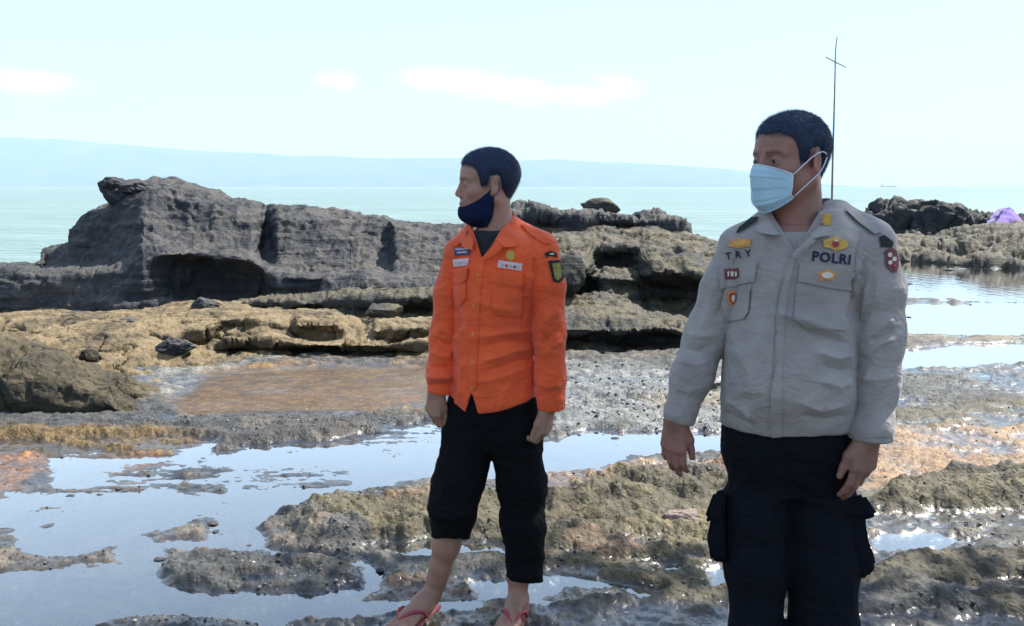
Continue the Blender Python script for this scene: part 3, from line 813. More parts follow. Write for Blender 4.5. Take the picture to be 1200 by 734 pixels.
# ---- the two rounded lobes in the left foreground
o = loft('boulder', [
 (-260, [(500, 6.0), (480, 6.0), (455, 6.05), (435, 6.2), (420, 6.4), (408, 6.7), (402, 7.1), (400, 7.5)]),
 (-60, [(496, 6.1), (478, 6.1), (455, 6.15), (436, 6.3), (420, 6.5), (410, 6.8), (403, 7.1), (401, 7.5)]),
 (0,   [(494, 6.15), (476, 6.15), (455, 6.2), (436, 6.3), (422, 6.5), (414, 6.8), (408, 7.1), (404, 7.4)]),
 (40,  [(494, 6.15), (476, 6.15), (456, 6.2), (440, 6.3), (426, 6.5), (416, 6.75), (408, 7.1), (404, 7.4)]),
 (72,  [(494, 6.15), (480, 6.15), (464, 6.2), (450, 6.25), (438, 6.4), (430, 6.6), (424, 6.8), (421, 7.0)]),
 (100, [(494, 6.1), (484, 6.1), (470, 6.15), (458, 6.2), (450, 6.3), (444, 6.45), (441, 6.6), (440, 6.75)]),
 (130, [(494, 6.1), (486, 6.1), (474, 6.12), (464, 6.2), (457, 6.28), (453, 6.4), (451, 6.5), (450, 6.6)]),
 (150, [(494, 6.1), (488, 6.1), (479, 6.15), (471, 6.2), (466, 6.25), (463, 6.35), (461, 6.45), (460, 6.55)]),
 (170, [(494, 6.12), (489, 6.12), (482, 6.15), (476, 6.2), (472, 6.25), (470, 6.32), (469, 6.4), (468, 6.45)]),
 (186, [(495, 6.12), (492, 6.14), (488, 6.18), (484, 6.2), (481, 6.25), (479, 6.3), (478, 6.35), (477, 6.4)]),
 (198, [(496, 6.15), (494, 6.17), (492, 6.2), (490, 6.22), (488, 6.25), (487, 6.3), (486, 6.33), (486, 6.36)])],
 M_ROCK_FRONT, nv=150, back=0.35, amp=0.05, freq=2.4, strata=0.015, sfreq=7, fine=0.018, seed=61, jag=6)
tag(o, 'large rounded olive-brown boulder at the left edge, nearest of the rocks', 'rock')
o = loft('boulder', [
 (30,  [(470, 6.98), (450, 7.03), (430, 7.08), (424, 7.18), (420, 7.38)]),
 (62,  [(470, 6.88), (452, 6.93), (434, 6.98), (428, 7.08), (425, 7.28)]),
 (95,  [(480, 6.78), (462, 6.83), (444, 6.88), (437, 6.98), (434, 7.18)]),
 (130, [(486, 6.63), (470, 6.68), (450, 6.78), (441, 6.88), (438, 7.08)]),
 (150, [(490, 6.48), (476, 6.53), (460, 6.63), (450, 6.73), (447, 6.98)]),
 (170, [(494, 6.38), (486, 6.43), (476, 6.48), (468, 6.58), (464, 6.78)]),
 (188, [(496, 6.33), (492, 6.36), (488, 6.38), (484, 6.48), (482, 6.58)]),
 (202, [(498, 6.28), (497, 6.33), (495, 6.38), (493, 6.43), (492, 6.48)])],
 M_ROCK_FRONT, nv=90, back=0.3, amp=0.035, freq=3, strata=0.012, seed=67, jag=5)
tag(o, 'narrow curved rock lobe just behind the nearest boulder, parted by a dark gap', 'rock')
o = loft('rock_slab', [
 (-160, [(412, 7.5), (400, 7.5), (390, 7.6), (386, 8.0)]),
 (0,  [(412, 7.4), (402, 7.5), (393, 7.6), (389, 8.0)]),
 (40, [(412, 7.4), (406, 7.5), (399, 7.6), (396, 7.9)]),
 (62, [(412, 7.4), (410, 7.5), (406, 7.6), (404, 7.8)])],
 M_ROCK_TAN, nv=60, back=0.3, amp=0.03, freq=3, strata=0.012, seed=69, jag=5)
tag(o, 'flat-topped tan slab at the left edge behind the nearest boulder', 'rock')

# ---- far right: dark crags at the water's edge, tan ledge below
def crag(x, top, Y=27.0, foot=283):
    return (x, [(foot, Y - 1.2), (foot - 6, Y - 1.1), (lerp(foot, top + 6, 0.45), Y - 0.8), (lerp(foot, top + 6, 0.75), Y - 0.4), (top + 8, Y - 0.1), (top + 6, Y + 0.4)])
o = loft('crag_row', [crag(880, 262), crag(930, 252), crag(980, 246), crag(1008, 246), crag(1024, 246), crag(1030, 237), crag(1052, 236), crag(1057, 247), crag(1066, 247), crag(1071, 238), crag(1083, 240), crag(1087, 234), crag(1104, 233),
                     crag(1109, 241), crag(1122, 240), crag(1130, 246), crag(1152, 246), crag(1158, 241), crag(1168, 243), crag(1180, 248), crag(1230, 246), crag(1300, 250), crag(1420, 240), crag(1560, 246)],
         M_ROCK_FAR, step=1.2, nv=90, back=2.0, amp=0.22, freq=0.9, strata=0.05, sfreq=3, fine=0.12, seed=77, jag=5, crack=0.2, block=0.5, cfreq=0.6)
tag(o, 'row of jagged dark crags at the far right against the sea', 'rock outcrop')
o = loft('rock_ledge', [
 (900,  [(304, 19.0), (298, 19.5), (292, 21.0), (288, 23.0), (285, 25.0)]),
 (1050, [(303, 19.5), (296, 20.0), (289, 21.5), (283, 23.5), (277, 25.4)]),
 (1100, [(306, 19.0), (298, 19.4), (289, 20.5), (282, 23.5), (275, 25.4)]),
 (1130, [(310, 18.4), (300, 18.7), (288, 19.2), (280, 20.6), (272, 25.4)]),
 (1170, [(314, 17.8), (302, 18.2), (283, 19.0), (273, 20.4), (268, 25.4)]),
 (1210, [(316, 17.6), (302, 18.0), (282, 19.0), (272, 20.4), (267, 25.4)]),
 (1350, [(318, 17.4), (304, 17.8), (282, 19.0), (272, 20.4), (266, 25.4)]),
 (1560, [(322, 17.0), (310, 17.4), (290, 18.6), (280, 20.0), (272, 25.4)])],
 M_ROCK_FARTAN, nv=120, back=1.0, amp=0.12, freq=1.0, strata=0.10, sfreq=8, fine=0.05, seed=81, jag=14, crack=0.15, block=0.3, cfreq=0.7)
tag(o, 'broad low tan ledge below the far crags at the right edge', 'rock shelf')

# ---- loose rocks one can pick out
LOOSE = [  # px, py(base), width px, height px, material, label
 (239, 366, 30, 18, M_ROCK_DARK, 'dark angular rock perched on top of the yellowish shelf'),
 (800, 612, 54, 16, 'pink', 'flat pale pinkish stone on the algae ground beside the policeman'),
 (12, 498, 20, 9, 'white', 'small flat whitish stone at the foot of the nearest boulder'),
 (92, 397, 34, 16, M_ROCK_TAN, 'tan lump on the shelf behind the nearest boulder'),
 (150, 386, 30, 14, M_ROCK_DARK, 'dark stub of rock on the yellowish shelf, near its middle top'),
 (205, 414, 44, 18, M_ROCK_DARK, 'broken dark rock at the front edge of the yellowish shelf'),
 (108, 425, 22, 18, M_ROCK_FRONT, 'small brown rock above the gap of the curved lobe'),
 (450, 372, 46, 16, M_ROCK_LAYER, 'reddish flat rock on the shelf below the long thin ledge'),
 (250, 563, 14, 8, M_ROCK_DARK, 'dark stone in the pool, topmost of the near ones'),
]
M_PINK = rock_material('pinkish_stone', (0.12, 0.085, 0.07), (0.26, 0.19, 0.16), (0.38, 0.29, 0.25), (0.36, 0.28, 0.24), 0.5, 6)
M_WHITE = plain('whitish_stone', (0.5, 0.47, 0.38), 0.75, 0.25, 14, 0.4)
for k, (px, py, w, hpx, m, lab) in enumerate(LOOSE[:-1]):
    m = {'pink': M_PINK, 'white': M_WHITE}.get(m, m)
    Y = {0: 9.9, 3: 8.6, 4: 8.9, 5: 8.05, 6: 7.3, 7: 9.6}.get(k)
    if Y is None:
        b = gnd(px, py, 0.03 if k == 1 else 0.0); Y = b[1]
    c = at(px, py - hpx * 0.42, Y + 0.05)
    s = Y / FPX
    o = boulder('rock' if w > 24 else 'stone', c, (w * s * 0.55, w * s * (0.5 if w < 40 else 0.4), hpx * s * 0.62), m, 100 + k, 5, 0.42, 1.7, fine=0.14)
    tag(o, lab, 'rock' if w > 24 else 'stone')

# small dark stones scattered in the near pool, alike: one mesh, many copies
STONES = [(84, 581, 13, 'rounder of two neighbouring dark stones in the left pool, the left one'), (116, 580, 15, 'wider of two neighbouring dark stones in the left pool, the right one'), (250, 614, 16, 'dark stone at the upper right edge of the pool islet behind the long dark one'),
          (253, 623, 12, 'small dark stone touching the shore between islets in the left pool'), (186, 656, 15, 'dark stone at the left tip of the long dark islet'), (386, 590, 15, 'dark stone at the water edge left of the man in orange'), (446, 670, 14, 'dark stone close to the bare foot of the man in orange, on the wet side'),
          (292, 640, 15, 'dark stone above the long dark islet'), (140, 574, 9, 'smallest dark stone in the middle of the left pool'), (1112, 317, 13, 'greenish dark stone standing in the bright far shallows, topmost there'), (1066, 333, 9, 'dark stone in the far shallows close to the policeman sleeve'), (1064, 372, 9, 'dark stone low in the far shallows beside the policeman sleeve'), (720, 514, 12, 'dark stone in the pool between the two men')]
proto = boulder('stone', (0, 0, 0), (1, 0.85, 0.42), M_ROCK_DARK, 201, 3, 0.5, 1.2)
protos = [proto.data] + [boulder('stone', (0, 0, 0), (1, 0.8, 0.4), M_ROCK_DARK, 202 + k, 3, 0.55, 1.3) for k in range(3)]
for p in protos[1:]:
    me = p.data; bpy.data.objects.remove(p); protos[protos.index(p)] = me
for k, (px, py, w, lab) in enumerate(STONES):
    o = proto if k == 0 else proto.copy()
    if k:
        COL.objects.link(o)
    o.data = protos[k % 4]
    b = gnd(px, py)
    s = w * b[1] / FPX * 0.5
    o.location = (b[0], b[1], max(hgt(b[0], b[1]), -0.01) + s * 0.1)
    o.scale = (s, s, s)
    o.rotation_euler = (0, 0, k * 2.4)
    tag(o, lab, 'stone', 'loose stones in the pools')

# gravel and shell grit: too many to count
def build_gravel():
    base = []
    for k in range(5):
        rr = np.random.default_rng(300 + k)
        bm = bmesh.new(); bmesh.ops.create_icosphere(bm, subdivisions=1, radius=1.0)
        V = np.array([v.co[:] for v in bm.verts]) * rr.uniform(0.7, 1.2, (len(bm.verts), 1)) * np.array([1, 0.8, 0.55])
        Fc = np.array([[v.index for v in f.verts] for f in bm.faces]); bm.free()
        base.append((V, Fc))
    zones = [((640, 860), (428, 510), 1500, .008, .024), ((180, 520), (484, 512), 1100, .006, .018), ((0, 520), (500, 600), 800, .005, .016), ((330, 640), (570, 650), 900, .005, .016),
             ((620, 900), (540, 700), 1500, .004, .015), ((1000, 1260), (440, 720), 1700, .005, .016), ((180, 440), (640, 700), 500, .005, .02), ((0, 640), (690, 734), 500, .004, .014),
             ((-20, 170), (636, 676), 260, .005, .016), ((70, 320), (715, 740), 400, .005, .015), ((1000, 1250), (300, 400), 300, .012, .03)]
    Vs, Fs, Cs, off = [], [], [], 0
    for (xa, xb), (ya, yb), n, ra, rb in zones:
        n = int(n * 0.6); px = rng.uniform(xa, xb, n); py = rng.uniform(ya, yb, n)
        G = gnd(px, py)
        h = ground_height(G[:, 0], G[:, 1])[0]
        clump = fbm(G * 2.3, 3, 91)
        for i in range(n):
            if h[i] < 0.002 or clump[i] < -0.15 + rng.uniform(-.3, .3):
                continue
            V, Fc = base[rng.integers(5)]
            r = (ra + (rb - ra) * rng.random() ** 4) * 0.8
            a = rng.uniform(0, 6.28); c, s = math.cos(a), math.sin(a)
            W = V * r
            W = np.stack([W[:, 0] * c - W[:, 1] * s, W[:, 0] * s + W[:, 1] * c, W[:, 2]], -1) + [G[i, 0], G[i, 1], h[i] + r * 0.15]
            Vs.append(W); Fs.append(Fc + off); off += len(V)
            tone = rng.choice([0.05, 0.09, 0.14, 0.25, 0.4], p=[.3, .3, .2, .14, .06])
            Cs.append(np.tile(tone * np.array([1.0, 0.96, 0.86]) * rng.uniform(.8, 1.2), (len(V), 1)))
    t = NT('gravel')
    m = t.principled(t.mix(0.6, t.attr('tone', 'Color'), t.ramp(t.noise(t.pos(), 60, 4), [(0.3, (0.5, 0.5, 0.5)), (0.7, (1.4, 1.4, 1.4))]), 'MULTIPLY'), 0.6, None, 0.4)
    o = mesh_from('gravel', np.concatenate(Vs), np.concatenate(Fs), m, smooth=False)
    set_attr(o, 'tone', np.concatenate(Cs), 'FLOAT_COLOR')
    tag(o, 'loose gravel and shell grit strewn over the wet flat', 'gravel', kind='stuff')
build_gravel()
# ================================================================== signed-distance modelling for bodies and clothes
def rcone(P, a, b, ra, rb):
    a = np.asarray(a, P.dtype); b = np.asarray(b, P.dtype)
    ab = b - a
    t = np.clip(((P - a) @ ab) / (ab @ ab + 1e-12), 0, 1)
    d = P - a - t[:, None] * ab
    return np.sqrt(np.einsum('ij,ij->i', d, d)) - (ra + t * (rb - ra))

def ell(P, c, r, R=None):
    q = P - np.asarray(c, P.dtype)
    if R is not None:
        q = q @ R.astype(P.dtype)
    r = np.asarray(r, P.dtype)
    q = q / r; k0 = np.sqrt(np.einsum('ij,ij->i', q, q)); q = q / r; k1 = np.sqrt(np.einsum('ij,ij->i', q, q)) + 1e-9
    return k0 * (k0 - 1) / k1

def smin(a, b, k):
    h = np.clip(0.5 + 0.5 * (b - a) / k, 0, 1)
    return b + (a - b) * h - k * h * (1 - h)

def smax(a, b, k):
    return -smin(-a, -b, k)

def chain(P, pts, k=0.01):
    d = None
    for (a, ra), (b, rb) in zip(pts[:-1], pts[1:]):
        e = rcone(P, a, b, ra, rb)
        d = e if d is None else smin(d, e, k)
    return d

def stack(P, rows, yaw=0.0, n=2.3):
    """upright trunk: rows (z, cx, cy, rx, ry), ellipses turned by yaw"""
    rows = sorted(rows)
    R = np.array(rows)
    z = P[:, 2]
    cx, cy, rx, ry = (np.interp(z, R[:, 0], R[:, k]) for k in (1, 2, 3, 4))
    dx, dy = P[:, 0] - cx, P[:, 1] - cy
    c, s = math.cos(yaw), math.sin(yaw)
    u = dx * c + dy * s; v = -dx * s + dy * c
    q = (np.abs(u / rx) ** n + np.abs(v / ry) ** n + 1e-12) ** (1 / n)
    d = (q - 1) * np.minimum(rx, ry)
    return np.maximum(d, np.maximum(R[0, 0] - z, z - R[-1, 0]))

def smooth_rows(rows, m=6):
    rows = np.array(sorted(rows), float)
    z = np.linspace(rows[0, 0], rows[-1, 0], len(rows) * m)
    out = [z]
    h = (rows[-1, 0] - rows[0, 0]) / len(rows) * 0.35
    for k in range(1, rows.shape[1]):
        acc = sum(np.interp(np.clip(z + o * h, rows[0, 0], rows[-1, 0]), rows[:, 0], rows[:, k]) * w for o, w in ((-1, .25), (0, .5), (1, .25)))
        out.append(acc)
    return [tuple(r) for r in np.stack(out, -1)]

class Field:
    """union of groups; each group is (function, centre, reach) so that far ones are skipped"""
    def __init__(self, k=0.012):
        self.g = []; self.k = k
    def add(self, f, pts, pad):
        pts = np.atleast_2d(np.asarray(pts, float))
        lo, hi = pts.min(0) - pad, pts.max(0) + pad
        self.g.append((f, lo, hi)); return self

def surface(field, res, B=8):
    """dual surface mesh of a Field (vertices in world coordinates); only blocks near the surface are evaluated"""
    lo = np.min([g[1] for g in field.g], 0) - 2 * res
    hi = np.max([g[2] for g in field.g], 0) + 2 * res
    nb = np.ceil((hi - lo) / (res * B)).astype(int)
    D = np.ones(nb * B + 1, np.float32)
    hd = res * B * 0.5 * 1.7321
    blk = np.stack(np.meshgrid(*[np.arange(k) for k in nb], indexing='ij'), -1).reshape(-1, 3)
    A = lo + blk * (B * res)
    C = A + B * res * 0.5
    dc = np.full(len(blk), 9.0); key = np.zeros(len(blk), np.int64)
    for k, (f, l, h) in enumerate(field.g):
        m = np.all(l - field.k <= A + B * res, 1) & np.all(h + field.k >= A, 1)
        if m.any():
            e = f(C[m])
            dc[m] = np.minimum(dc[m], e)
            i = np.where(m)[0][e < hd * 1.35 + 3 * field.k]
            key[i] |= (1 << k)
    act = np.abs(dc) < hd * 1.3 + 2 * field.k
    loc = np.stack(np.meshgrid(*[np.arange(B + 1)] * 3, indexing='ij'), -1).reshape(-1, 3)
    for i in np.where(~act & (dc < 0))[0]:
        q = blk[i] * B
        D[q[0]:q[0] + B + 1, q[1]:q[1] + B + 1, q[2]:q[2] + B + 1] = -1
    ids = np.where(act)[0]
    for kk in np.unique(key[ids]):
        sel = ids[key[ids] == kk]
        gs = [g for k, g in enumerate(field.g) if (int(kk) >> k) & 1]
        if not gs: continue
        for c0 in range(0, len(sel), 48):
            ch = sel[c0:c0 + 48]
            P = (A[ch][:, None] + loc[None] * res).reshape(-1, 3).astype(np.float32)
            d = None
            for g in gs:
                e = g[0](P); d = e if d is None else smin(d, e, field.k)
            d = d.reshape(len(ch), B + 1, B + 1, B + 1)
            for j, i in enumerate(ch):
                q = blk[i] * B
                D[q[0]:q[0] + B + 1, q[1]:q[1] + B + 1, q[2]:q[2] + B + 1] = d[j]
    return nets(D, lo, res)

def nets(D, lo, res):
    S = D < 0
    cor = [(0, 0, 0), (1, 0, 0), (0, 1, 0), (1, 1, 0), (0, 0, 1), (1, 0, 1), (0, 1, 1), (1, 1, 1)]
    n = np.array(D.shape)
    cnt = np.zeros(n - 1, np.int8)
    for c in cor:
        cnt += S[c[0]:n[0] - 1 + c[0], c[1]:n[1] - 1 + c[1], c[2]:n[2] - 1 + c[2]]
    I = np.argwhere((cnt > 0) & (cnt < 8))
    vals = np.stack([D[I[:, 0] + c[0], I[:, 1] + c[1], I[:, 2] + c[2]] for c in cor], 1)
    acc = np.zeros((len(I), 3)); w = np.zeros(len(I))
    C = np.array(cor, float)
    for a in range(8):
        for b in range(a + 1, 8):
            if np.abs(C[a] - C[b]).sum() != 1: continue
            x = (vals[:, a] < 0) != (vals[:, b] < 0)
            t = vals[:, a] / (vals[:, a] - vals[:, b] + 1e-20)
            p = C[a] + np.clip(t, 0, 1)[:, None] * (C[b] - C[a])
            acc[x] += p[x]; w[x] += 1
    V = lo + (I + acc / np.maximum(w, 1)[:, None]) * res
    idx = np.full(n - 1, -1, np.int64)
    idx[I[:, 0], I[:, 1], I[:, 2]] = np.arange(len(I))
    faces = []
    for ax in range(3):
        u, v = (ax + 1) % 3, (ax + 2) % 3
        s0 = [slice(None)] * 3; s1 = [slice(None)] * 3
        s0[ax] = slice(0, n[ax] - 1); s1[ax] = slice(1, n[ax])
        E = np.argwhere(S[tuple(s0)] != S[tuple(s1)])
        E = E[(E[:, u] > 0) & (E[:, v] > 0) & (E[:, u] < n[u] - 1) & (E[:, v] < n[v] - 1)]
        def cell(du, dv):
            q = E.copy(); q[:, u] -= du; q[:, v] -= dv
            return idx[q[:, 0], q[:, 1], q[:, 2]]
        f = np.stack([cell(1, 1), cell(0, 1), cell(0, 0), cell(1, 0)], -1)
        inside = S[E[:, 0], E[:, 1], E[:, 2]]
        f[~inside] = f[~inside][:, ::-1]
        faces.append(f)
    F = np.concatenate(faces)
    return V, F[(F >= 0).all(1)]

def relax(V, F, it=2, lam=0.5):
    for _ in range(it):
        A = np.zeros_like(V); w = np.zeros(len(V))
        for k in range(4):
            a, b = F[:, k], F[:, (k + 1) % 4]
            for c in range(3):
                A[:, c] += np.bincount(a, V[b, c], len(V)) + np.bincount(b, V[a, c], len(V))
            w += np.bincount(a, minlength=len(V)) + np.bincount(b, minlength=len(V))
        V = lerp(V, A / np.maximum(w, 1)[:, None], lam)
    return V

def fold(V, N, folds):
    """cloth folds: polylines in photo pixels laid on the side of the cloth that faces the camera"""
    px, py = proj(V)
    view = np.array([0, 0, EYE]) - V
    view /= np.linalg.norm(view, axis=1)[:, None]
    facing = sstep(-0.05, 0.35, np.einsum('ij,ij->i', N, view))
    dsp = np.zeros(len(V))
    px = px + 5.0 * fbm(V * 9.0, 3, 71); py = py + 5.0 * fbm(V * 9.0 + 7, 3, 72)
    for pts, w, amp in folds:
        dd = np.full(len(V), 1e9); tt = np.zeros(len(V))
        L = len(pts) - 1
        for i in range(L):
            a, b = np.array(pts[i], float), np.array(pts[i + 1], float)
            ab = b - a
            t = np.clip(((px - a[0]) * ab[0] + (py - a[1]) * ab[1]) / (ab @ ab), 0, 1)
            d = np.hypot(px - a[0] - t * ab[0], py - a[1] - t * ab[1])
            better = d < dd
            dd = np.where(better, d, dd); tt = np.where(better, (i + t) / L, tt)
        taper = np.clip(np.minimum(tt, 1 - tt) * 5, 0.15, 1)
        dsp += amp * taper * np.exp(-np.abs(dd / w) ** 1.15) * facing
    return dsp

def vertex_bvh(V, F):
    return BVHTree.FromPolygons([tuple(v) for v in V], [tuple(int(i) for i in f) for f in F])

def hit(bvh, px, py, far=30.0):
    d = ray(px, py); d = Vector(d / np.linalg.norm(d))
    loc, nor, idx, dist = bvh.ray_cast(Vector((0, 0, EYE)), d, far)
    return loc, nor

def on_cloth(name, bvh, outline, mat, parent, lift=0.003, seg=3.0, thick=0.004, holes=None, bulge=0.0):
    """a piece sewn onto cloth: outline (photo pixels) laid onto the surface, raised by lift, with a turned-down rim"""
    bm = bmesh.new()
    vs = [bm.verts.new((p[0], p[1], 0)) for p in outline]
    bm.faces.new(vs)
    bmesh.ops.triangulate(bm, faces=bm.faces[:])
    for _ in range(5):
        es = [e for e in bm.edges if e.calc_length() > seg]
        if not es: break
        bmesh.ops.subdivide_edges(bm, edges=es, cuts=1, use_grid_fill=False)
        bmesh.ops.triangulate(bm, faces=bm.faces[:])
    bm.normal_update()
    bound = {v: v.is_boundary for v in bm.verts}
    cx = sum(p[0] for p in outline) / len(outline); cy = sum(p[1] for p in outline) / len(outline)
    rmax = max(math.hypot(p[0] - cx, p[1] - cy) for p in outline)
    last = None
    missing = []
    for v in bm.verts:
        loc, nor = hit(bvh, v.co.x, v.co.y)
        if loc is None:
            missing.append(v); continue
        q = 1 - math.hypot(v.co.x - cx, v.co.y - cy) / rmax
        d = (Vector((0, 0, EYE)) - loc).normalized()
        nn = (nor * (1 if nor.dot(d) > 0 else -1) + d).normalized()
        v.co = loc + nn * (lift + bulge * max(q, 0))
    if missing:
        bmesh.ops.delete(bm, geom=missing, context='VERTS')
    if not bm.faces:
        bm.free(); return None
    be = [e for e in bm.edges if e.is_boundary]
    ex = bmesh.ops.extrude_edge_only(bm, edges=be)
    c0 = Vector((0, 0, EYE))
    for g in ex['geom']:
        if isinstance(g, bmesh.types.BMVert):
            g.co += (g.co - c0).normalized() * (lift + thick)
    me = bpy.data.meshes.new(name); bm.to_mesh(me); bm.free()
    me.materials.append(mat)
    o = bpy.data.objects.new(name, me); COL.objects.link(o)
    if parent is not None:
        o.parent = parent; o.matrix_parent_inverse = parent.matrix_world.inverted()
    return o

def text_on(name, text, bvh, px, py, w_px, ang, mat, parent, lift=0.005, bold=0.0, shear=0.0):
    cu = bpy.data.curves.new(name, 'FONT')
    cu.body = text; cu.align_x = 'CENTER'; cu.align_y = 'CENTER'; cu.size = 1.0; cu.offset = bold; cu.resolution_u = 3
    cu.space_character = 1.12
    tmp = bpy.data.objects.new(name, cu); COL.objects.link(tmp)
    me = bpy.data.meshes.new_from_object(tmp.evaluated_get(bpy.context.evaluated_depsgraph_get()))
    bpy.data.objects.remove(tmp)
    bm = bmesh.new(); bm.from_mesh(me); bpy.data.meshes.remove(me)
    xs = [v.co.x for v in bm.verts]; s = w_px / (max(xs) - min(xs))
    c, sn = math.cos(ang), math.sin(ang)
    for v in list(bm.verts):
        x, y = v.co.x * s + shear * v.co.y * s, -v.co.y * s
        loc, nor = hit(bvh, px + x * c - y * sn, py + x * sn + y * c)
        if loc is None:
            bm.verts.remove(v); continue
        v.co = loc + (Vector((0, 0, EYE)) - loc).normalized() * lift
    m2 = bpy.data.meshes.new(name); bm.to_mesh(m2); bm.free(); m2.materials.append(mat)
    o = bpy.data.objects.new(name, m2); COL.objects.link(o)
    o.parent = parent; o.matrix_parent_inverse = parent.matrix_world.inverted()
    return o

def spline(pts, n):
    pts = np.array(pts, float)
    d = np.concatenate([[0], np.cumsum(np.linalg.norm(np.diff(pts, axis=0), axis=1))])
    s = np.linspace(0, d[-1], n)
    h = d[-1] / (n - 1) * 1.5
    return sum(np.stack([np.interp(np.clip(s + o * h, 0, d[-1]), d, pts[:, k]) for k in range(pts.shape[1])], -1) * w for o, w in ((-1, .25), (0, .5), (1, .25)))

def ruled(name, top, bot, mat, parent, n=24, m=8, thick=0.004, bulge=0.006, out=None):
    """a strip of cloth between two edge lines (world points), slightly bulged, with thickness"""
    T, B_ = spline(top, n), spline(bot, n)
    c = (T.mean(0) + B_.mean(0)) / 2 if out is None else np.asarray(out)
    V = []
    for j in range(m):
        f = j / (m - 1)
        Q = lerp(T, B_, f)
        d = Q - c; d[:, 2] *= 0.3; d /= np.linalg.norm(d, axis=1)[:, None] + 1e-9
        V.append(Q + d * bulge * math.sin(math.pi * f))
    V = np.stack(V, 1)
    dd = V - c; dd /= np.linalg.norm(dd, axis=2)[..., None] + 1e-9
    W = V - dd * thick
    F1 = grid_faces(n, m); F2 = F1[:, ::-1] + n * m
    nm = n * m
    rim = []
    for i in range(n - 1):
        rim.append((i * m, (i + 1) * m, (i + 1) * m + nm, i * m + nm)); j = m - 1
        rim.append(((i + 1) * m + j, i * m + j, i * m + j + nm, (i + 1) * m + j + nm))
    for j in range(m - 1):
        rim.append((j + 1, j, j + nm, j + 1 + nm)); i = (n - 1) * m
        rim.append((i + j, i + j + 1, i + j + 1 + nm, i + j + nm))
    return mesh_from(name, np.concatenate([V.reshape(-1, 3), W.reshape(-1, 3)]), np.concatenate([F1, F2, np.array(rim)]), mat, parent=parent)

def tube(name, pts, r, mat, parent=None, seg=8, n=None):
    pts = np.array(pts, float)
    if n: pts = spline(pts, n)
    r = np.broadcast_to(np.asarray(r, float), (len(pts),)) if np.ndim(r) == 0 else np.interp(np.linspace(0, 1, len(pts)), np.linspace(0, 1, len(r)), r)
    T = np.gradient(pts, axis=0); T /= np.linalg.norm(T, axis=1)[:, None] + 1e-12
    up = np.array([0, 0, 1.0]) if abs(T[0, 2]) < 0.9 else np.array([1.0, 0, 0])
    V = []
    for p, t, rr in zip(pts, T, r):
        a = np.cross(t, up); a /= np.linalg.norm(a) + 1e-12; b = np.cross(t, a)
        th = np.linspace(0, 2 * math.pi, seg, endpoint=False)
        V.append(p + rr * (np.cos(th)[:, None] * a + np.sin(th)[:, None] * b))
    V = np.concatenate(V)
    F = [(i * seg + j, i * seg + (j + 1) % seg, (i + 1) * seg + (j + 1) % seg, (i + 1) * seg + j) for i in range(len(pts) - 1) for j in range(seg)]
    F += [tuple(range(seg))[::-1], tuple((len(pts) - 1) * seg + j for j in range(seg))]
    return mesh_from(name, V, F, mat, parent=parent)

# ---------------------------------------------------------------- anatomy
def head_parts(P, full=True, heavy=0.0):
    """head looking along -y, origin between the eyes and ears, chin at -0.113, crown at +0.115 (metres)"""
    X = P.copy(); ax = np.abs(P[:, 0]); S = np.stack([ax, P[:, 1], P[:, 2]], -1)
    d = ell(X, (0, 0.014, 0.034), (0.077, 0.097, 0.082))
    d = smin(d, ell(X, (0, -0.030, 0.040), (0.063, 0.056, 0.056)), 0.02)
    d = smin(d, ell(X, (0, -0.028, -0.035), (0.060 + heavy, 0.058, 0.078)), 0.025)
    d = smin(d, ell(S, (0.043, -0.050, -0.022), (0.022, 0.024, 0.020)), 0.02)
    d = smin(d, rcone(S, (0.054 + heavy, 0.012, -0.052), (0.014, -0.070, -0.094), 0.020, 0.019), 0.025)
    d = smin(d, ell(X, (0, -0.076, -0.098), (0.024, 0.020, 0.017)), 0.014)
    d = smin(d, ell(X, (0, -0.066, -0.064), (0.034, 0.026, 0.030)), 0.018)
    # neck
    d = smin(d, rcone(X, (0, 0.026, -0.05), (0, 0.034, -0.22), 0.054 + heavy, 0.060 + heavy), 0.03)
    if not full:
        return d
    # brow, sockets, eyes
    d = smin(d, rcone(S, (0.012, -0.081, 0.021), (0.046, -0.067, 0.020), 0.0080, 0.008), 0.014)
    d = smax(d, -ell(S, (0.033, -0.096, 0.001), (0.019, 0.016, 0.012)), 0.012)
    d = smin(d, ell(S, (0.032, -0.071, 0.0), (0.0165, 0.0145, 0.0135)), 0.004)
    d = smax(d, -ell(S, (0.032, -0.0885, -0.0005), (0.0140, 0.0085, 0.0046)), 0.002)
    # nose
    n = rcone(X, (0, -0.082, 0.010), (0, -0.0995, -0.030), 0.0085, 0.0112)
    n = smin(n, ell(S, (0.0125, -0.0905, -0.036), (0.0085, 0.0105, 0.0075)), 0.006)
    n = smax(n, -ell(S, (0.007, -0.097, -0.043), (0.004, 0.006, 0.004)), 0.003)
    d = smin(d, n, 0.010)
    # mouth
    d = smin(d, rcone(S, (0, -0.0925, -0.0635), (0.022, -0.082, -0.068), 0.0055, 0.003), 0.005)
    d = smin(d, rcone(S, (0, -0.0905, -0.0765), (0.019, -0.081, -0.0725), 0.0068, 0.003), 0.005)
    d = smax(d, -rcone(S, (0, -0.099, -0.0695), (0.023, -0.088, -0.0705), 0.0014, 0.001), 0.0025)
    # ears
    c, s = math.cos(0.35), math.sin(0.35)
    R = np.array([[c, -s, 0], [s, c, 0], [0, 0, 1.0]])
    e = ell(S, (0.079, 0.016, -0.006), (0.0075, 0.019, 0.031), R)
    e = smax(e, -ell(S, (0.088, 0.011, -0.004), (0.006, 0.0115, 0.020), R), 0.005)
    e = smin(e, ell(S, (0.076, 0.006, -0.030), (0.006, 0.009, 0.011)), 0.006)
    d = smin(d, e, 0.006)
    return d

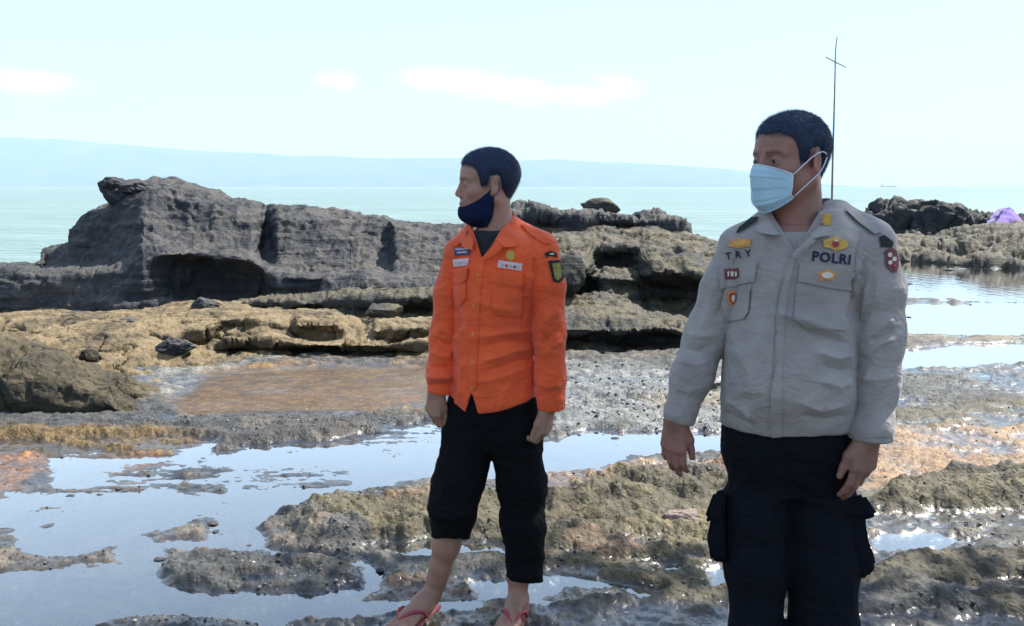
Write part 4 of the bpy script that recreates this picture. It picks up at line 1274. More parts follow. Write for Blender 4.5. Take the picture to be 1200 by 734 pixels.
def hairline(y):
    return np.interp(y, [-.12, -.066, -.058, -.046, -.038, -.030, -.012, -.004, .004, .034, .042, .060, .09, .13],
                        [.070, .064, .060, .052, .030, -.004, -.010, .018, .030, .028, -.012, -.042, -.056, -.060])

def hair_sdf(P, thick=0.012, heavy=0.0):
    d = head_parts(P, False, heavy)
    up = P[:, 2] - hairline(P[:, 1]) - 0.006 * vnoise(P * 130, 5) - 0.004 * vnoise(P * 300, 6)
    t = thick * sstep(-0.002, 0.040, up) + 0.0022 * sstep(0.0, 0.012, up) + 0.0006
    t = t + 0.0008 * vnoise(P * np.array([120, 120, 40]), 3) + 0.0004 * vnoise(P * 330, 9)
    return np.maximum(d - t, -up)

class Frame:
    """local axes -> world; hair, mask and head share it"""
    def __init__(self, c, yaw, s, pitch=0.0, roll=0.0):
        self.c = np.asarray(c, float); self.s = s
        M = Matrix.Rotation(yaw, 3, 'Z') @ Matrix.Rotation(pitch, 3, 'X') @ Matrix.Rotation(roll, 3, 'Y')
        self.R = np.array(M)
    def to_local(self, P): return (P - self.c.astype(P.dtype)) @ self.R.astype(P.dtype) / P.dtype.type(self.s)
    def to_world(self, Q): return (np.asarray(Q, float) * self.s) @ self.R.T + self.c

def hand_sdf(wrist, a, b, curl=(20, 22, 25, 28), thumb=(0.55, 0.25), s=1.0, spread=1.0, forearm=None):
    """a: along the fingers, b: towards the thumb, palm side is a x b or its opposite given by c"""
    a = np.asarray(a, float); a /= np.linalg.norm(a)
    b = np.asarray(b, float); b -= a * (a @ b); b /= np.linalg.norm(b)
    def make(c):
        w = np.asarray(wrist, float)
        L = lambda u, v, t: w + s * (u * a + v * b + t * c)
        palm, fingers, tips = [], [], []
        kn = [(0.086, 0.028), (0.091, 0.009), (0.087, -0.010), (0.078, -0.028)]
        ln = [(0.044, 0.026, 0.021), (0.048, 0.030, 0.022), (0.044, 0.028, 0.021), (0.035, 0.021, 0.018)]
        for i, ((u, v), l) in enumerate(zip(kn, ln)):
            base = L(u, v, 0)
            palm.append((L(0.005, v * 0.55, 0), base, 0.019, 0.0135))
            ang = math.radians(curl[i]) * 0.7
            out = b * v * 3.0 * spread
            p = base; pts = [(p, 0.0108 * s)]
            for j, q in enumerate(l):
                dirv = a * math.cos(ang) + c * math.sin(ang) + out * 0.9 * math.cos(ang)
                dirv /= np.linalg.norm(dirv)
                p = p + dirv * q * s
                pts.append((p, (0.0098, 0.0090, 0.0076)[j] * s))
                ang += math.radians(curl[i]) * (1.15 if j == 0 else 0.8)
            fingers.append(pts)
        tb = L(0.026, 0.020, 0.008)
        d1 = a * (1 - thumb[0] * 0.5) + b * thumb[0] + c * thumb[1]; d1 /= np.linalg.norm(d1)
        d2 = a * 1.0 + b * thumb[0] * 0.35 + c * thumb[1] * 1.1; d2 /= np.linalg.norm(d2)
        t1 = tb + d1 * 0.040 * s; t2 = t1 + d2 * 0.032 * s; t3 = t2 + d2 * 0.026 * s
        th = [(tb, 0.0165 * s), (t1, 0.0128 * s), (t2, 0.0108 * s), (t3, 0.0088 * s)]
        fa = np.asarray(forearm, float) if forearm is not None else L(-0.12, 0, 0)
        def f(P):
            d = rcone(P, fa, L(0.0, 0, 0), 0.032 * s, 0.0255 * s)
            e = None
            for p, q, r1, r2 in palm:
                x = rcone(P, p, q, r1 * s, r2 * s); e = x if e is None else smin(e, x, 0.010)
            d = smin(d, e, 0.02)
            d = smin(d, rcone(P, L(0.015, 0.012, 0.010), t1, 0.019 * s, 0.013 * s), 0.012)
            for pts in fingers:
                d = smin(d, chain(P, pts, 0.004), 0.0045)
            return smin(d, chain(P, th, 0.005), 0.008)
        allp = [fa, np.asarray(wrist)] + [p for pts in fingers for p, _ in pts] + [t3, t2]
        return f, allp, [pts[-1][0] for pts in fingers] + [t3]
    return make
# ================================================================== people: materials
def skin_material(name, base, red):
    t = NT(name)
    P = t.obj()
    tone = t.attr('tone')
    n = t.noise(P, 40, 5, 0.6)
    c = t.ramp(n, [(0.3, tuple(x * 0.86 for x in base)), (0.7, tuple(x * 1.12 for x in base))])
    c = t.mix(t.mr(t.noise(P, 9, 3), 0.4, 0.7), c, red)
    c = t.mix(tone, c, (0.06, 0.028, 0.022))
    return t.principled(c, 0.52, t.bump(t.noise(P, 260, 3), 0.12, 0.003), 0.4, Subsurface_Weight=0.08, Subsurface_Radius=(0.012, 0.004, 0.002), Subsurface_Scale=1.0)

def cloth_material(name, base, rough=0.85, weave=1400.0, var=0.16, crease=0.35, sheen=0.25):
    t = NT(name)
    P = t.obj()
    big = t.noise(P, 7, 5, 0.6, 0.4)
    c = t.ramp(big, [(0.3, tuple(x * (1 - var) for x in base)), (0.7, tuple(min(1, x * (1 + var)) for x in base))])
    w = t.math('ADD', t.noise(t.mapping(P, (1, 1, 0.25)), weave, 2), t.noise(t.mapping(P, (0.3, 0.3, 1)), weave, 2))
    c = t.mix(0.25, c, t.ramp(w, [(0.8, (0.75,) * 3), (1.2, (1.2,) * 3)]), 'MULTIPLY')
    cr = t.noise(t.mapping(P, (1, 1, 1.7)), 17, 5, 0.55, 0.7)
    rd = t.math('ABSOLUTE', t.math('SUBTRACT', t.noise(t.mapping(P, (1, 1, 1.5), (0.3, 0.2, 0.4)), 9.0, 3, 0.5, 1.2), 0.5))
    rd = t.math('SUBTRACT', 0.0, t.math('POWER', rd, 0.6))
    b = t.bump(t.math('ADD', cr, t.math('MULTIPLY', rd, 0.9)), crease, 0.022)
    b = t.bump(w, 0.10, 0.002, b)
    return t.principled(c, rough, b, 0.25 if sheen else 0.12, Sheen_Weight=sheen, Sheen_Roughness=0.5)

M_SKIN1 = skin_material('tan_skin', (0.34, 0.19, 0.128), (0.41, 0.20, 0.142))
M_SKIN2 = skin_material('brown_skin', (0.275, 0.145, 0.104), (0.35, 0.155, 0.122))
M_HAIR = NT('black_hair')
_n = M_HAIR.noise(M_HAIR.mapping(M_HAIR.obj(), (1, 1, 0.3)), 420, 3)
M_HAIR = M_HAIR.principled(M_HAIR.ramp(_n, [(0.3, (0.010, 0.019, 0.042)), (0.7, (0.021, 0.039, 0.085))]), 0.62, M_HAIR.bump(_n, 0.35, 0.003), 0.3)
M_ORANGE = cloth_material('orange_twill', (0.80, 0.105, 0.028), 0.8)
M_ORANGE_D = cloth_material('orange_twill_trim', (0.79, 0.105, 0.028), 0.8, crease=0.15)
M_GREY = cloth_material("khaki_grey_twill", (0.32, 0.285, 0.262), 0.82)
M_GREY_D = cloth_material("khaki_grey_trim", (0.315, 0.283, 0.262), 0.82, crease=0.15)
M_BLACK = cloth_material('black_cotton', (0.0055, 0.006, 0.0075), 0.95, crease=0.5, sheen=0.0)
M_NAVY = cloth_material('black_navy_twill', (0.006, 0.0075, 0.012), 0.92, crease=0.45, sheen=0.0)
M_TEE = cloth_material('dark_tee', (0.016, 0.018, 0.024), 0.9)
M_MASKBLUE = cloth_material('surgical_mask_blue', (0.40, 0.60, 0.70), 0.75, var=0.06, crease=0.1)
M_MASKWHITE = plain('mask_strap_white', (0.62, 0.66, 0.7), 0.7, 0.1, 60, 0.1)
M_MASKDARK = cloth_material('navy_cloth_mask', (0.008, 0.014, 0.045), 0.9, crease=0.3, sheen=0.0)
M_INK = plain('navy_embroidery', (0.012, 0.013, 0.055), 0.7, 0.2, 300, 0.4)
M_GOLD = plain('gold_badge', (0.62, 0.36, 0.07), 0.45, 0.25, 200, 0.4)
M_AMBER = plain('amber_embroidery', (0.66, 0.30, 0.08), 0.6, 0.3, 260, 0.4)
M_CREAM = plain('cream_embroidery', (0.72, 0.62, 0.5), 0.7, 0.2, 260, 0.4)
M_RED = plain('red_embroidery', (0.38, 0.05, 0.05), 0.7, 0.25, 260, 0.4)
M_MAROON = plain('maroon_embroidery', (0.17, 0.05, 0.06), 0.7, 0.25, 260, 0.4)
M_PATCHDARK = plain('dark_patch', (0.018, 0.022, 0.02), 0.8, 0.25, 200, 0.4)
M_PATCHGREEN = plain('olive_yellow_patch', (0.26, 0.24, 0.05), 0.75, 0.35, 120, 0.4)
M_TAGBLUE = plain('navy_tag', (0.045, 0.07, 0.19), 0.7, 0.2, 200, 0.3)
M_TAGWHITE = plain('white_tag', (0.66, 0.58, 0.56), 0.7, 0.12, 200, 0.3)
M_TAGPINK = plain('pale_pink_tag', (0.66, 0.42, 0.38), 0.7, 0.12, 200, 0.3)
M_SOLE = plain('pink_sandal_rubber', (0.42, 0.13, 0.13), 0.6, 0.2, 40, 0.2)
M_STRAP = plain('red_sandal_strap', (0.36, 0.06, 0.075), 0.5, 0.2, 60, 0.2)
M_EYE = plain('eye', (0.15, 0.11, 0.10), 0.25, 0.1, 40, 0.0)
M_PUPIL = plain('pupil', (0.012, 0.008, 0.006), 0.2, 0.1, 40, 0.0)
M_NAIL = plain('nail', (0.42, 0.24, 0.19), 0.4, 0.1, 60, 0.0)

def ring_px(cx, cy, rx, ry, n=16, a=0.0):
    return [(cx + rx * math.cos(t) * math.cos(a) - ry * math.sin(t) * math.sin(a), cy + rx * math.cos(t) * math.sin(a) + ry * math.sin(t) * math.cos(a)) for t in np.linspace(0, 2 * math.pi, n, endpoint=False)]

def rows_from_px(rows, Y, yaw):
    out = []
    for py, xl, xr, ry, *dy in rows:
        off = dy[0] if dy else 0.0
        a, b = at(xl, py, Y + off), at(xr, py, Y + off)
        ext = (b[0] - a[0]) / 2
        rx = math.sqrt(max(ext ** 2 - (ry * math.sin(yaw)) ** 2, 1e-4)) / math.cos(yaw)
        out.append((a[2], (a[0] + b[0]) / 2, Y + off, rx, ry))
    return smooth_rows(out)

def shrink(rows, d):
    return [(z, cx, cy, max(rx - d, 0.02), max(ry - d, 0.02)) for z, cx, cy, rx, ry in rows]

def skin_tone(V, fr, scale=1.0):
    """darker lips, brows stubble and lids: pigment, not shade"""
    Q = fr.to_local(V)
    ax = np.abs(Q[:, 0])
    t = np.zeros(len(V))
    lips = (np.abs(Q[:, 2] + 0.070) < 0.013) & (ax < 0.024) & (Q[:, 1] < -0.078)
    t[lips] = 0.35
    stub = sstep(-0.03, -0.06, Q[:, 2]) * sstep(-0.02, -0.05, Q[:, 1]) * sstep(-0.13, -0.1, Q[:, 2])
    t = np.maximum(t, stub * 0.22)
    hl = Q[:, 2] - hairline(Q[:, 1])
    t = np.maximum(t, sstep(-0.012, 0.004, hl + 0.004 * fbm(Q * 120, 2, 3)) * (ax < 0.0745 + 0.02 * (Q[:, 2] > 0.03)) * 0.9)
    brow = np.exp(-((Q[:, 2] - 0.0225 + 0.10 * np.abs(ax - 0.03)) / 0.0040) ** 2) * sstep(0.010, 0.016, ax) * sstep(0.054, 0.046, ax) * (Q[:, 1] < -0.05)
    return np.maximum(t, brow * 0.85)

def strands(name, V, F, fr, n, length, r, mat, parent, seed):
    """short hairs standing on the crop so that its outline is soft"""
    rr = np.random.default_rng(seed)
    N = normals_of(V, F)
    i = rr.integers(0, len(V), n)
    P = V[i]
    flow = np.array([0, 0, -0.9]) + 0.5 * fr.R[:, 1][None]
    d = 0.33 * N[i] + 0.7 * (flow - N[i] * np.einsum('ij,ij->i', N[i], np.broadcast_to(flow, N[i].shape))[:, None]) + rr.normal(0, 0.16, (n, 3))
    d /= np.linalg.norm(d, axis=1)[:, None]
    s = np.cross(d, rr.normal(size=(n, 3))); s /= np.linalg.norm(s, axis=1)[:, None] + 1e-9
    L = length * rr.uniform(0.5, 1.2, n)[:, None]
    A = P - d * 0.002 + s * r; B_ = P - d * 0.002 - s * r; C = P + d * L
    W = np.stack([A, B_, C], 1).reshape(-1, 3)
    return W, np.arange(3 * n).reshape(-1, 3)

def make_hair(fr, thick, heavy, parent, seed):
    f = Field(0.004)
    corners = fr.to_world(np.array([[sx * .095, sy, sz] for sx in (-1, 1) for sy in (-.115, .13) for sz in (-.075, .135)]))
    f.add(lambda P: hair_sdf(fr.to_local(P), thick, heavy) * fr.s, corners, 0.0)
    V, F = surface(f, 0.003)
    W, T = strands('hair', V, F, fr, 16000, 0.010, 0.00032, M_HAIR, parent, seed)
    Vall = np.concatenate([V, W])
    tri = np.concatenate([F[:, [0, 1, 2]], F[:, [0, 2, 3]], T + len(V)])
    return mesh_from('hair', Vall, tri, M_HAIR, parent=parent)

def make_eyes(fr, parent, look=(-0.2, 0)):
    for sx in (-1, 1):
        bm = bmesh.new()
        bmesh.ops.create_uvsphere(bm, u_segments=16, v_segments=10, radius=0.0125 * fr.s)
        for v in bm.verts:
            v.co = Vector(fr.to_world(np.array([sx * 0.032, -0.0722, 0.0]))) + v.co
        me = bpy.data.meshes.new('eye'); bm.to_mesh(me); bm.free()
        me.materials.append(M_EYE); me.materials.append(M_PUPIL)
        g = fr.to_world(np.array([sx * 0.032 + look[0] * 0.012, -0.0845, 0.0]))
        for p in me.polygons:
            p.use_smooth = True
            if (Vector(g) - p.center).length < 0.0062 * fr.s: p.material_index = 1
        o = bpy.data.objects.new('eye', me); COL.objects.link(o); o.parent = parent; o.matrix_parent_inverse = parent.matrix_world.inverted()

def foot_sdf(ankle, heel, toe, s=1.0, side=1):
    """bare foot on a sole at heel/toe height; side = +1 when the little toe is towards +lateral"""
    heel = np.asarray(heel, float); toe = np.asarray(toe, float)
    a = toe - heel; L = np.linalg.norm(a); a /= L
    lat = np.cross(a, [0, 0, 1.0]) * side
    up = np.array([0, 0, 1.0])
    Q = lambda u, v, z: heel + a * u * L + lat * v * s + up * z * s
    parts = [(Q(0.10, 0, 0.032), Q(0.34, 0.004, 0.034), 0.031, 0.030), (Q(0.30, 0.006, 0.038), Q(0.70, -0.012, 0.022), 0.032, 0.022), (Q(0.30, 0.012, 0.026), Q(0.66, 0.022, 0.017), 0.027, 0.018), (np.asarray(ankle, float), Q(0.34, 0, 0.045), 0.031, 0.028), (np.asarray(ankle, float), Q(0.12, 0, 0.036), 0.029, 0.027)]
    toes = [(0.70, -0.026, 0.98, -0.024, 0.0135), (0.72, -0.006, 0.97, -0.003, 0.0098), (0.70, 0.010, 0.92, 0.014, 0.0092), (0.67, 0.023, 0.87, 0.028, 0.0088), (0.63, 0.035, 0.80, 0.041, 0.0085)]
    def f(P):
        d = None
        for p, q, r1, r2 in parts:
            e = rcone(P, p, q, r1 * s, r2 * s); d = e if d is None else smin(d, e, 0.018)
        for u0, v0, u1, v1, r in toes:
            d = smin(d, chain(P, [(Q(u0, v0, 0.016), r * 1.15 * s), ((Q(u0, v0, 0.018) + Q(u1, v1, 0.012)) / 2, r * s), (Q(u1, v1, 0.0105), r * s)], 0.004), 0.006)
        return smax(d, heel[2] + 0.001 - P[:, 2], 0.004)
    return f, [heel, toe, np.asarray(ankle), Q(0.8, 0.05, 0), Q(0.8, -0.05, 0)], Q

def make_sandal(Q, parent, s=1.0):
    side = [(-0.04, 0.0), (-0.02, 0.024), (0.12, 0.034), (0.35, 0.032), (0.62, 0.045), (0.80, 0.050), (0.97, 0.030), (1.05, 0.0), (1.05, -0.022), (0.95, -0.044), (0.70, -0.048), (0.40, -0.032), (0.12, -0.033), (-0.02, -0.024)]
    n = len(side)
    V = [Q(u, v, 0.0) for u, v in side] + [Q(u, v, -0.014) for u, v in side]
    sole = mesh_from('sandal', V, [tuple(range(n))] + [tuple(range(n, 2 * n))[::-1]] + [(i, n + i, n + (i + 1) % n, (i + 1) % n) for i in range(n)], M_SOLE, smooth=False, parent=parent)
    for sgn in (1, -1):
        o = tube('strap', [Q(0.80, -0.016, 0.004), Q(0.78, -0.016 + sgn * 0.004, 0.026), Q(0.66, sgn * 0.026 - 0.006, 0.046), Q(0.50, sgn * 0.042, 0.034), Q(0.40, sgn * 0.040, 0.002)], 0.0062, M_STRAP, sole, 8, 20)
    return sole

# ================================================================== the man in the orange shirt
def build_man_orange():
    Y = 3.2
    p = lambda px, py, dy=0.0: at(px, py, Y + dy)
    yaw = -math.radians(18)
    root = empty('person', (p(575, 700)[0], 3.18, 0.02), 'man in bright orange shirt and rolled-up black trousers wearing sandals, looking left', 'person')
    fr = Frame(p(570, 216, 0.0), -math.radians(78), 0.98, pitch=0.03)
    # ---- shirt volume
    R1 = rows_from_px([(262, 556, 596, .058, .01), (272, 546, 612, .072), (282, 538, 628, .086), (294, 532, 638, .098), (320, 531, 636, .110), (350, 533, 628, .114), (400, 534, 627, .112), (440, 531, 629, .116), (465, 529, 630, .120), (500, 528, 632, .122)], Y, yaw)
    armL = [(p(637, 295, -0.03), 0.054), (p(643, 335, -0.055), 0.053), (p(643.5, 388, -0.07), 0.052), (p(645, 440, -0.09), 0.050), (p(646, 500, -0.10), 0.0485)]
    armR = [(p(536, 300, 0.03), 0.050), (p(526, 345, 0.03), 0.048), (p(520, 395, 0.03), 0.048), (p(517, 435, 0.01), 0.047), (p(515, 480, -0.01), 0.045)]
    hem_x = [515, 523, 534, 545.5, 549, 552, 554, 557.5, 561, 580, 600, 616, 626, 640]
    hem_y = [460, 466, 475, 483, 472, 461, 461, 474, 485, 483, 478, 472, 467, 462]
    def shirt_f(P):
        d = stack(P, R1, yaw, 2.4)
        px, py = proj(P)
        d = smax(d, (py - np.interp(px, hem_x, hem_y)) * 0.0029, 0.004)
        for arm, cuff, dirv in ((armL, p(646, 480, -0.10), (0, 0, -1)), (armR, p(516, 461, 0.0), (-0.1, 0, -1))):
            e = chain(P, arm, 0.03)
            e = smax(e, (P - cuff) @ (np.array(dirv) / np.linalg.norm(dirv)), 0.004)
            d = smin(d, e, np.interp(py, [300, 335], [0.03, 0.005]))
        # trapezius slope to the collar
        d = smin(d, rcone(P, p(594, 268, 0.03), p(636, 290, -0.0), 0.050, 0.050), 0.03)
        d = smin(d, rcone(P, p(560, 270, 0.05), p(540, 296, 0.03), 0.045, 0.046), 0.03)
        # open neck
        apex = 303
        v = np.maximum(np.abs(px - np.interp(py, [250, 303], [574, 566])) - np.interp(py, [250, 303], [26, 0.5]), py - apex) * 0.0029
        v = np.maximum(v, P[:, 1] - (Y + 0.10))
        return smax(d, -np.maximum(v, -0.05), 0.005)
    f = Field(0.005)
    f.add(shirt_f, [p(490, 245, -0.16), p(672, 500, 0.16)], 0.0)
    V, F = surface(f, 0.0045)
    V = relax(V, F, 2)
    N = normals_of(V, F)
    folds = [([(556, 352), (580, 360), (612, 362)], 4, .004), ([(556, 396), (585, 392), (628, 386)], 4, .0055), ([(560, 408), (590, 402), (630, 398)], 3.5, -.005), ([(556, 425), (590, 416), (628, 404)], 5, .006),
             ([(575, 432), (600, 424), (630, 418)], 3.5, -.0045), ([(545, 380), (532, 400), (529, 420)], 5, .006), ([(556, 445), (590, 440), (628, 430)], 5, .004), ([(612, 330), (614, 360), (612, 385)], 4, -.008),
             ([(624, 300), (616, 330), (614, 345)], 3.5, .005), ([(634, 300), (628, 330), (622, 360)], 3, .004), ([(628, 302), (622, 325)], 2.5, -.004), ([(640, 350), (634, 400), (633, 440)], 4, .004),
             ([(655, 360), (640, 372), (628, 392)], 5, .005), ([(660, 380), (645, 392), (632, 402)], 4, -.004), ([(660, 395), (645, 405), (634, 420)], 4, .004), ([(662, 450), (645, 455), (630, 452)], 4, .0035),
             ([(520, 330), (527, 345), (532, 365)], 4, .004), ([(512, 380), (524, 392), (534, 398)], 4, .005), ([(508, 395), (520, 404), (532, 408)], 3.5, -.005), ([(505, 410), (518, 420), (530, 420)], 4, .006),
             ([(502, 428), (515, 434), (530, 432)], 4, -.006), ([(500, 442), (514, 446), (532, 444)], 5, .008), ([(500, 452), (515, 454), (533, 452)], 2.5, -.005), ([(534, 355), (537, 380), (534, 400)], 4, -.006),
             ([(545, 420), (540, 440), (536, 470)], 4, .004), ([(596, 450), (590, 465), (588, 480)], 5, .004)]
    dsp = 2.1 * fold(V, N, folds) + 0.0042 * fbm(V * np.array([16, 16, 11]), 3, 5) + 0.003 * fbm(V * np.array([9, 9, 34]) + 4, 3, 8)
    V = V + N * dsp[:, None]
    shirt = mesh_from('shirt', V, F, M_ORANGE, parent=root)
    bv = vertex_bvh(V, F)
    # ---- sewn-on details
    on_cloth('placket', bv, [(560, 303), (569, 303), (563, 340), (560, 400), (558, 455), (554, 458), (549, 455), (549, 400), (552, 340)], M_ORANGE_D, shirt, 0.0035)
    for py, px in ((322, 560), (358, 556), (392, 554.5), (425, 554), (455, 553.5)):
        on_cloth('button', bv, ring_px(px, py, 1.6, 1.6, 8), M_AMBER, shirt, 0.006)
    on_cloth('pocket', bv, [(577, 330), (613, 335), (613, 366), (607, 371), (582, 369), (577, 364)], M_ORANGE_D, shirt, 0.004, bulge=0.005)
    on_cloth('pocket_flap', bv, [(573, 317), (613, 321), (614, 334), (612, 337), (594, 334), (574, 330)], M_ORANGE_D, shirt, 0.009)
    on_cloth('pocket', bv, [(532, 328), (546, 332), (546, 350), (540, 358), (533, 353)], M_ORANGE_D, shirt, 0.004, bulge=0.004)
    on_cloth('pocket_flap', bv, [(531, 315), (549, 314), (547, 328), (541, 333), (532, 331)], M_ORANGE_D, shirt, 0.009)
    o = on_cloth('name_tag', bv, [(532, 291), (551, 290), (551, 299), (533, 300)], M_TAGBLUE, shirt, 0.004); tag(o, 'navy tag with pale edge on the orange chest')
    on_cloth('tag_print', bv, [(534, 292), (550, 291.3), (550, 292.6), (534, 293.3)], M_TAGWHITE, shirt, 0.006)
    on_cloth('tag_print', bv, [(536, 295.5), (548, 294.8), (548, 296.6), (536, 297.3)], M_TAGPINK, shirt, 0.006)
    o = on_cloth('name_tag', bv, [(531, 304), (550, 303), (548.5, 311), (532, 313)], M_TAGWHITE, shirt, 0.004); tag(o, 'white tag below the navy tag')
    for k in range(4):
        on_cloth('tag_print', bv, [(534 + k * 3.7, 307.2), (536.4 + k * 3.7, 307), (536.4 + k * 3.7, 309.6), (534 + k * 3.7, 309.8)], M_TAGPINK, shirt, 0.006)
    o = on_cloth('emblem', bv, ring_px(598, 299.5, 5.4, 6), M_GOLD, shirt, 0.005); tag(o, 'round gold emblem above the white tag')
    o = on_cloth('name_tag', bv, [(584, 305), (612, 309), (611, 317.5), (583, 313.5)], M_TAGWHITE, shirt, 0.0045); tag(o, 'white name tag with small red marks')
    for k in range(5):
        x = 588 + k * 4.6; y = 309.3 + k * 0.65
        on_cloth('tag_print', bv, [(x, y), (x + 2.6, y + .3), (x + 2.4, y + 3.4), (x - .2, y + 3)], M_RED if k % 2 else M_TAGPINK, shirt, 0.0062)
    o = on_cloth('sleeve_patch', bv, [(642, 306), (657, 304.5), (661, 326), (655, 332), (648, 330)], M_PATCHDARK, shirt, 0.004); tag(o, 'dark shield patch with olive-yellow centre on the sleeve')
    on_cloth('patch_centre', bv, [(646.5, 309), (655, 308), (657.5, 325), (653.5, 329), (650, 327)], M_PATCHGREEN, shirt, 0.0062)
    on_cloth('patch_tab', bv, [(638, 297), (645, 294), (652, 297), (653, 302), (645, 300), (640, 302)], M_PATCHDARK, shirt, 0.004)
    on_cloth('patch_centre', bv, [(643, 297.6), (648, 297), (649, 299), (645, 298.9)], M_CREAM, shirt, 0.0062)
    on_cloth('shoulder_strap', bv, [(611, 264), (616, 264), (641, 280), (645, 286), (638, 286), (622, 276)], M_ORANGE_D, shirt, 0.006)
    on_cloth('shoulder_strap', bv, [(548, 271), (543, 274), (531, 288), (536, 289), (546, 281)], M_ORANGE_D, shirt, 0.008)
    for line in ([(625, 284), (617, 305), (613, 330), (612, 350)], [(534, 292), (531, 312), (530, 330)]):
        on_cloth('seam', bv, line + [(x + 1.6, y) for x, y in line[::-1]], M_ORANGE_D, shirt, 0.0022)
    on_cloth('cuff', bv, [(627, 466), (645, 468), (664, 466), (664, 477), (645, 479), (628, 477)], M_ORANGE_D, shirt, 0.003)
    on_cloth('cuff', bv, [(500, 449), (516, 452), (533, 450), (533, 459), (516, 461), (500, 458)], M_ORANGE_D, shirt, 0.003)
    # collar leaves
    nc = p(572, 262, 0.0)
    ruled('collar', [p(578, 252, .085), (p(596, 249, .07)), p(604, 251, .03), p(599, 261, -.02), p(590, 271, -.065), p(581, 281, -.1)],
          [p(584, 266, .10), p(605, 263, .085), p(616, 270, .02), p(613, 280, -.06), p(604, 289, -.108), p(590, 290, -.128)], M_ORANGE_D, shirt, 44, 8, 0.005, 0.004, nc)
    ruled('collar', [p(576, 252, .085), p(562, 255, .075), p(553, 261, .04), p(551, 268, -.01), p(553, 277, -.055), p(555, 285, -.08)],
          [p(570, 266, .10), p(552, 267, .08), p(541, 274, .02), p(538, 282, -.035), p(544, 291, -.07), p(554, 293, -.10)], M_ORANGE_D, shirt, 44, 8, 0.005, 0.004, nc)
    ruled('lapel', [p(583, 280, -.118), p(574, 291, -.130), p(564, 303, -.136)], [p(591, 288, -.130), p(581, 298, -.138), p(567, 306, -.140)], M_ORANGE_D, shirt, 12, 6, 0.004, 0.004, p(575, 300, 0))
    # ---- undershirt
    f = Field(0.005)
    f.add(lambda P: np.maximum(stack(P, shrink(R1, 0.016), yaw, 2.4), (270 - proj(P)[1]) * 0.0029), [p(530, 250, -.12), p(640, 400, .12)], 0.0)
    V2, F2 = surface(f, 0.007)
    mesh_from('undershirt', V2, F2, M_TEE, parent=root)
    # ---- trousers
    R2 = rows_from_px([(455, 529, 626, .100), (470, 524, 630, .108), (495, 519, 635, .108), (510, 522, 633, .098), (520, 532, 625, .080)], Y, yaw)
    legR = [(p(550, 520, 0.0), .090), (p(538, 560, -0.02), .084), (p(530, 596, -0.045), .077), (p(529, 640, -.02), .066)]
    legL = [(p(604, 520, -0.01), .092), (p(612, 570, -.02), .080), (p(613, 615, -.02), .074), (p(616, 700, -.01), .064)]
    def tr_f(P):
        px, py = proj(P)
        L = None
        for leg, cuff in ((legR, 631), (legL, 683)):
            e = chain(P, leg, 0.04)
            e = smax(e, (py - cuff - (px - 528) * 0.06 * (cuff < 650)) * 0.0029, 0.006)
            L = e if L is None else smin(L, e, 0.010)
        return smin(stack(P, R2, yaw, 2.3), L, 0.045)
    f = Field(0.005); f.add(tr_f, [p(490, 450, -.17), p(655, 700, .15)], 0.0)
    V3, F3 = surface(f, 0.005)
    V3 = relax(V3, F3, 2); N3 = normals_of(V3, F3)
    tf = [([(508, 600), (530, 606), (556, 598)], 4, .012), ([(506, 612), (528, 618), (552, 612)], 3.5, -.008), ([(507, 624), (528, 629), (550, 624)], 4, .008), ([(592, 640), (615, 650), (637, 640)], 4, .007), ([(592, 655), (612, 664), (637, 658)], 4, -.006),
          ([(594, 670), (615, 678), (637, 674)], 4, .007), ([(586, 610), (605, 622), (637, 612)], 5, .006), ([(572, 535), (560, 520), (540, 512)], 4, .006), ([(576, 536), (590, 520), (620, 510)], 4, .006), ([(520, 500), (516, 530), (514, 560)], 4, .006),
          ([(525, 560), (520, 580), (515, 592)], 4, .006), ([(520, 478), (512, 496), (516, 515)], 4, .012)]
    V3 = V3 + N3 * (fold(V3, N3, tf) + 0.007 * fbm(V3 * np.array([10, 10, 16]), 3, 15) + 0.004 * fbm(V3 * np.array([16, 16, 40]), 3, 18))[:, None]
    tro = mesh_from('trousers', V3, F3, M_BLACK, parent=root)
    # ---- body: head, arms, hands, legs and feet in one skin
    body = Field(0.010)
    hc = fr.to_world(np.array([[sx * .1, sy, sz] for sx in (-1, 1) for sy in (-.125, .12) for sz in (-.27, .125)]))
    body.add(lambda P: head_parts(fr.to_local(P), True) * fr.s, hc, 0.0)
    RB = shrink(R1, 0.026)
    body.add(lambda P: np.maximum(stack(P, RB, yaw, 2.3), (262 - proj(P)[1]) * 0.0029), [p(525, 255, -.12), p(642, 500, .12)], 0.0)
    RP = shrink(R2, 0.03)
    body.add(lambda P: stack(P, RP, yaw, 2.3), [p(515, 450, -.12), p(642, 550, .12)], 0.0)
    for arm in (armL, armR):
        pts = [(q, r * 0.66) for q, r in arm[:-1]]
        body.add(lambda P, pts=pts: chain(P, pts, 0.03), [q for q, _ in pts], 0.05)
    wl = p(642, 478, -0.10)
    mk = hand_sdf(wl, (-0.10, -0.05, -1), (-0.45, -0.9, 0.0), (52, 56, 58, 60), (0.30, 0.30), 0.93, 0.4, armL[3][0])
    fl, pl, tl = mk(np.array([-0.85, 0.5, 0.0]))
    body.add(fl, pl, 0.03)
    wr = p(511, 458, -0.01)
    mk = hand_sdf(wr, (-0.12, -0.02, -1), (0.75, -0.65, 0.0), (40, 44, 48, 52), (0.28, 0.25), 0.93, 0.5, armR[3][0])
    fl2, pl2, tl2 = mk(np.array([0.65, 0.75, 0.0]))
    body.add(fl2, pl2, 0.03)
    feet = []
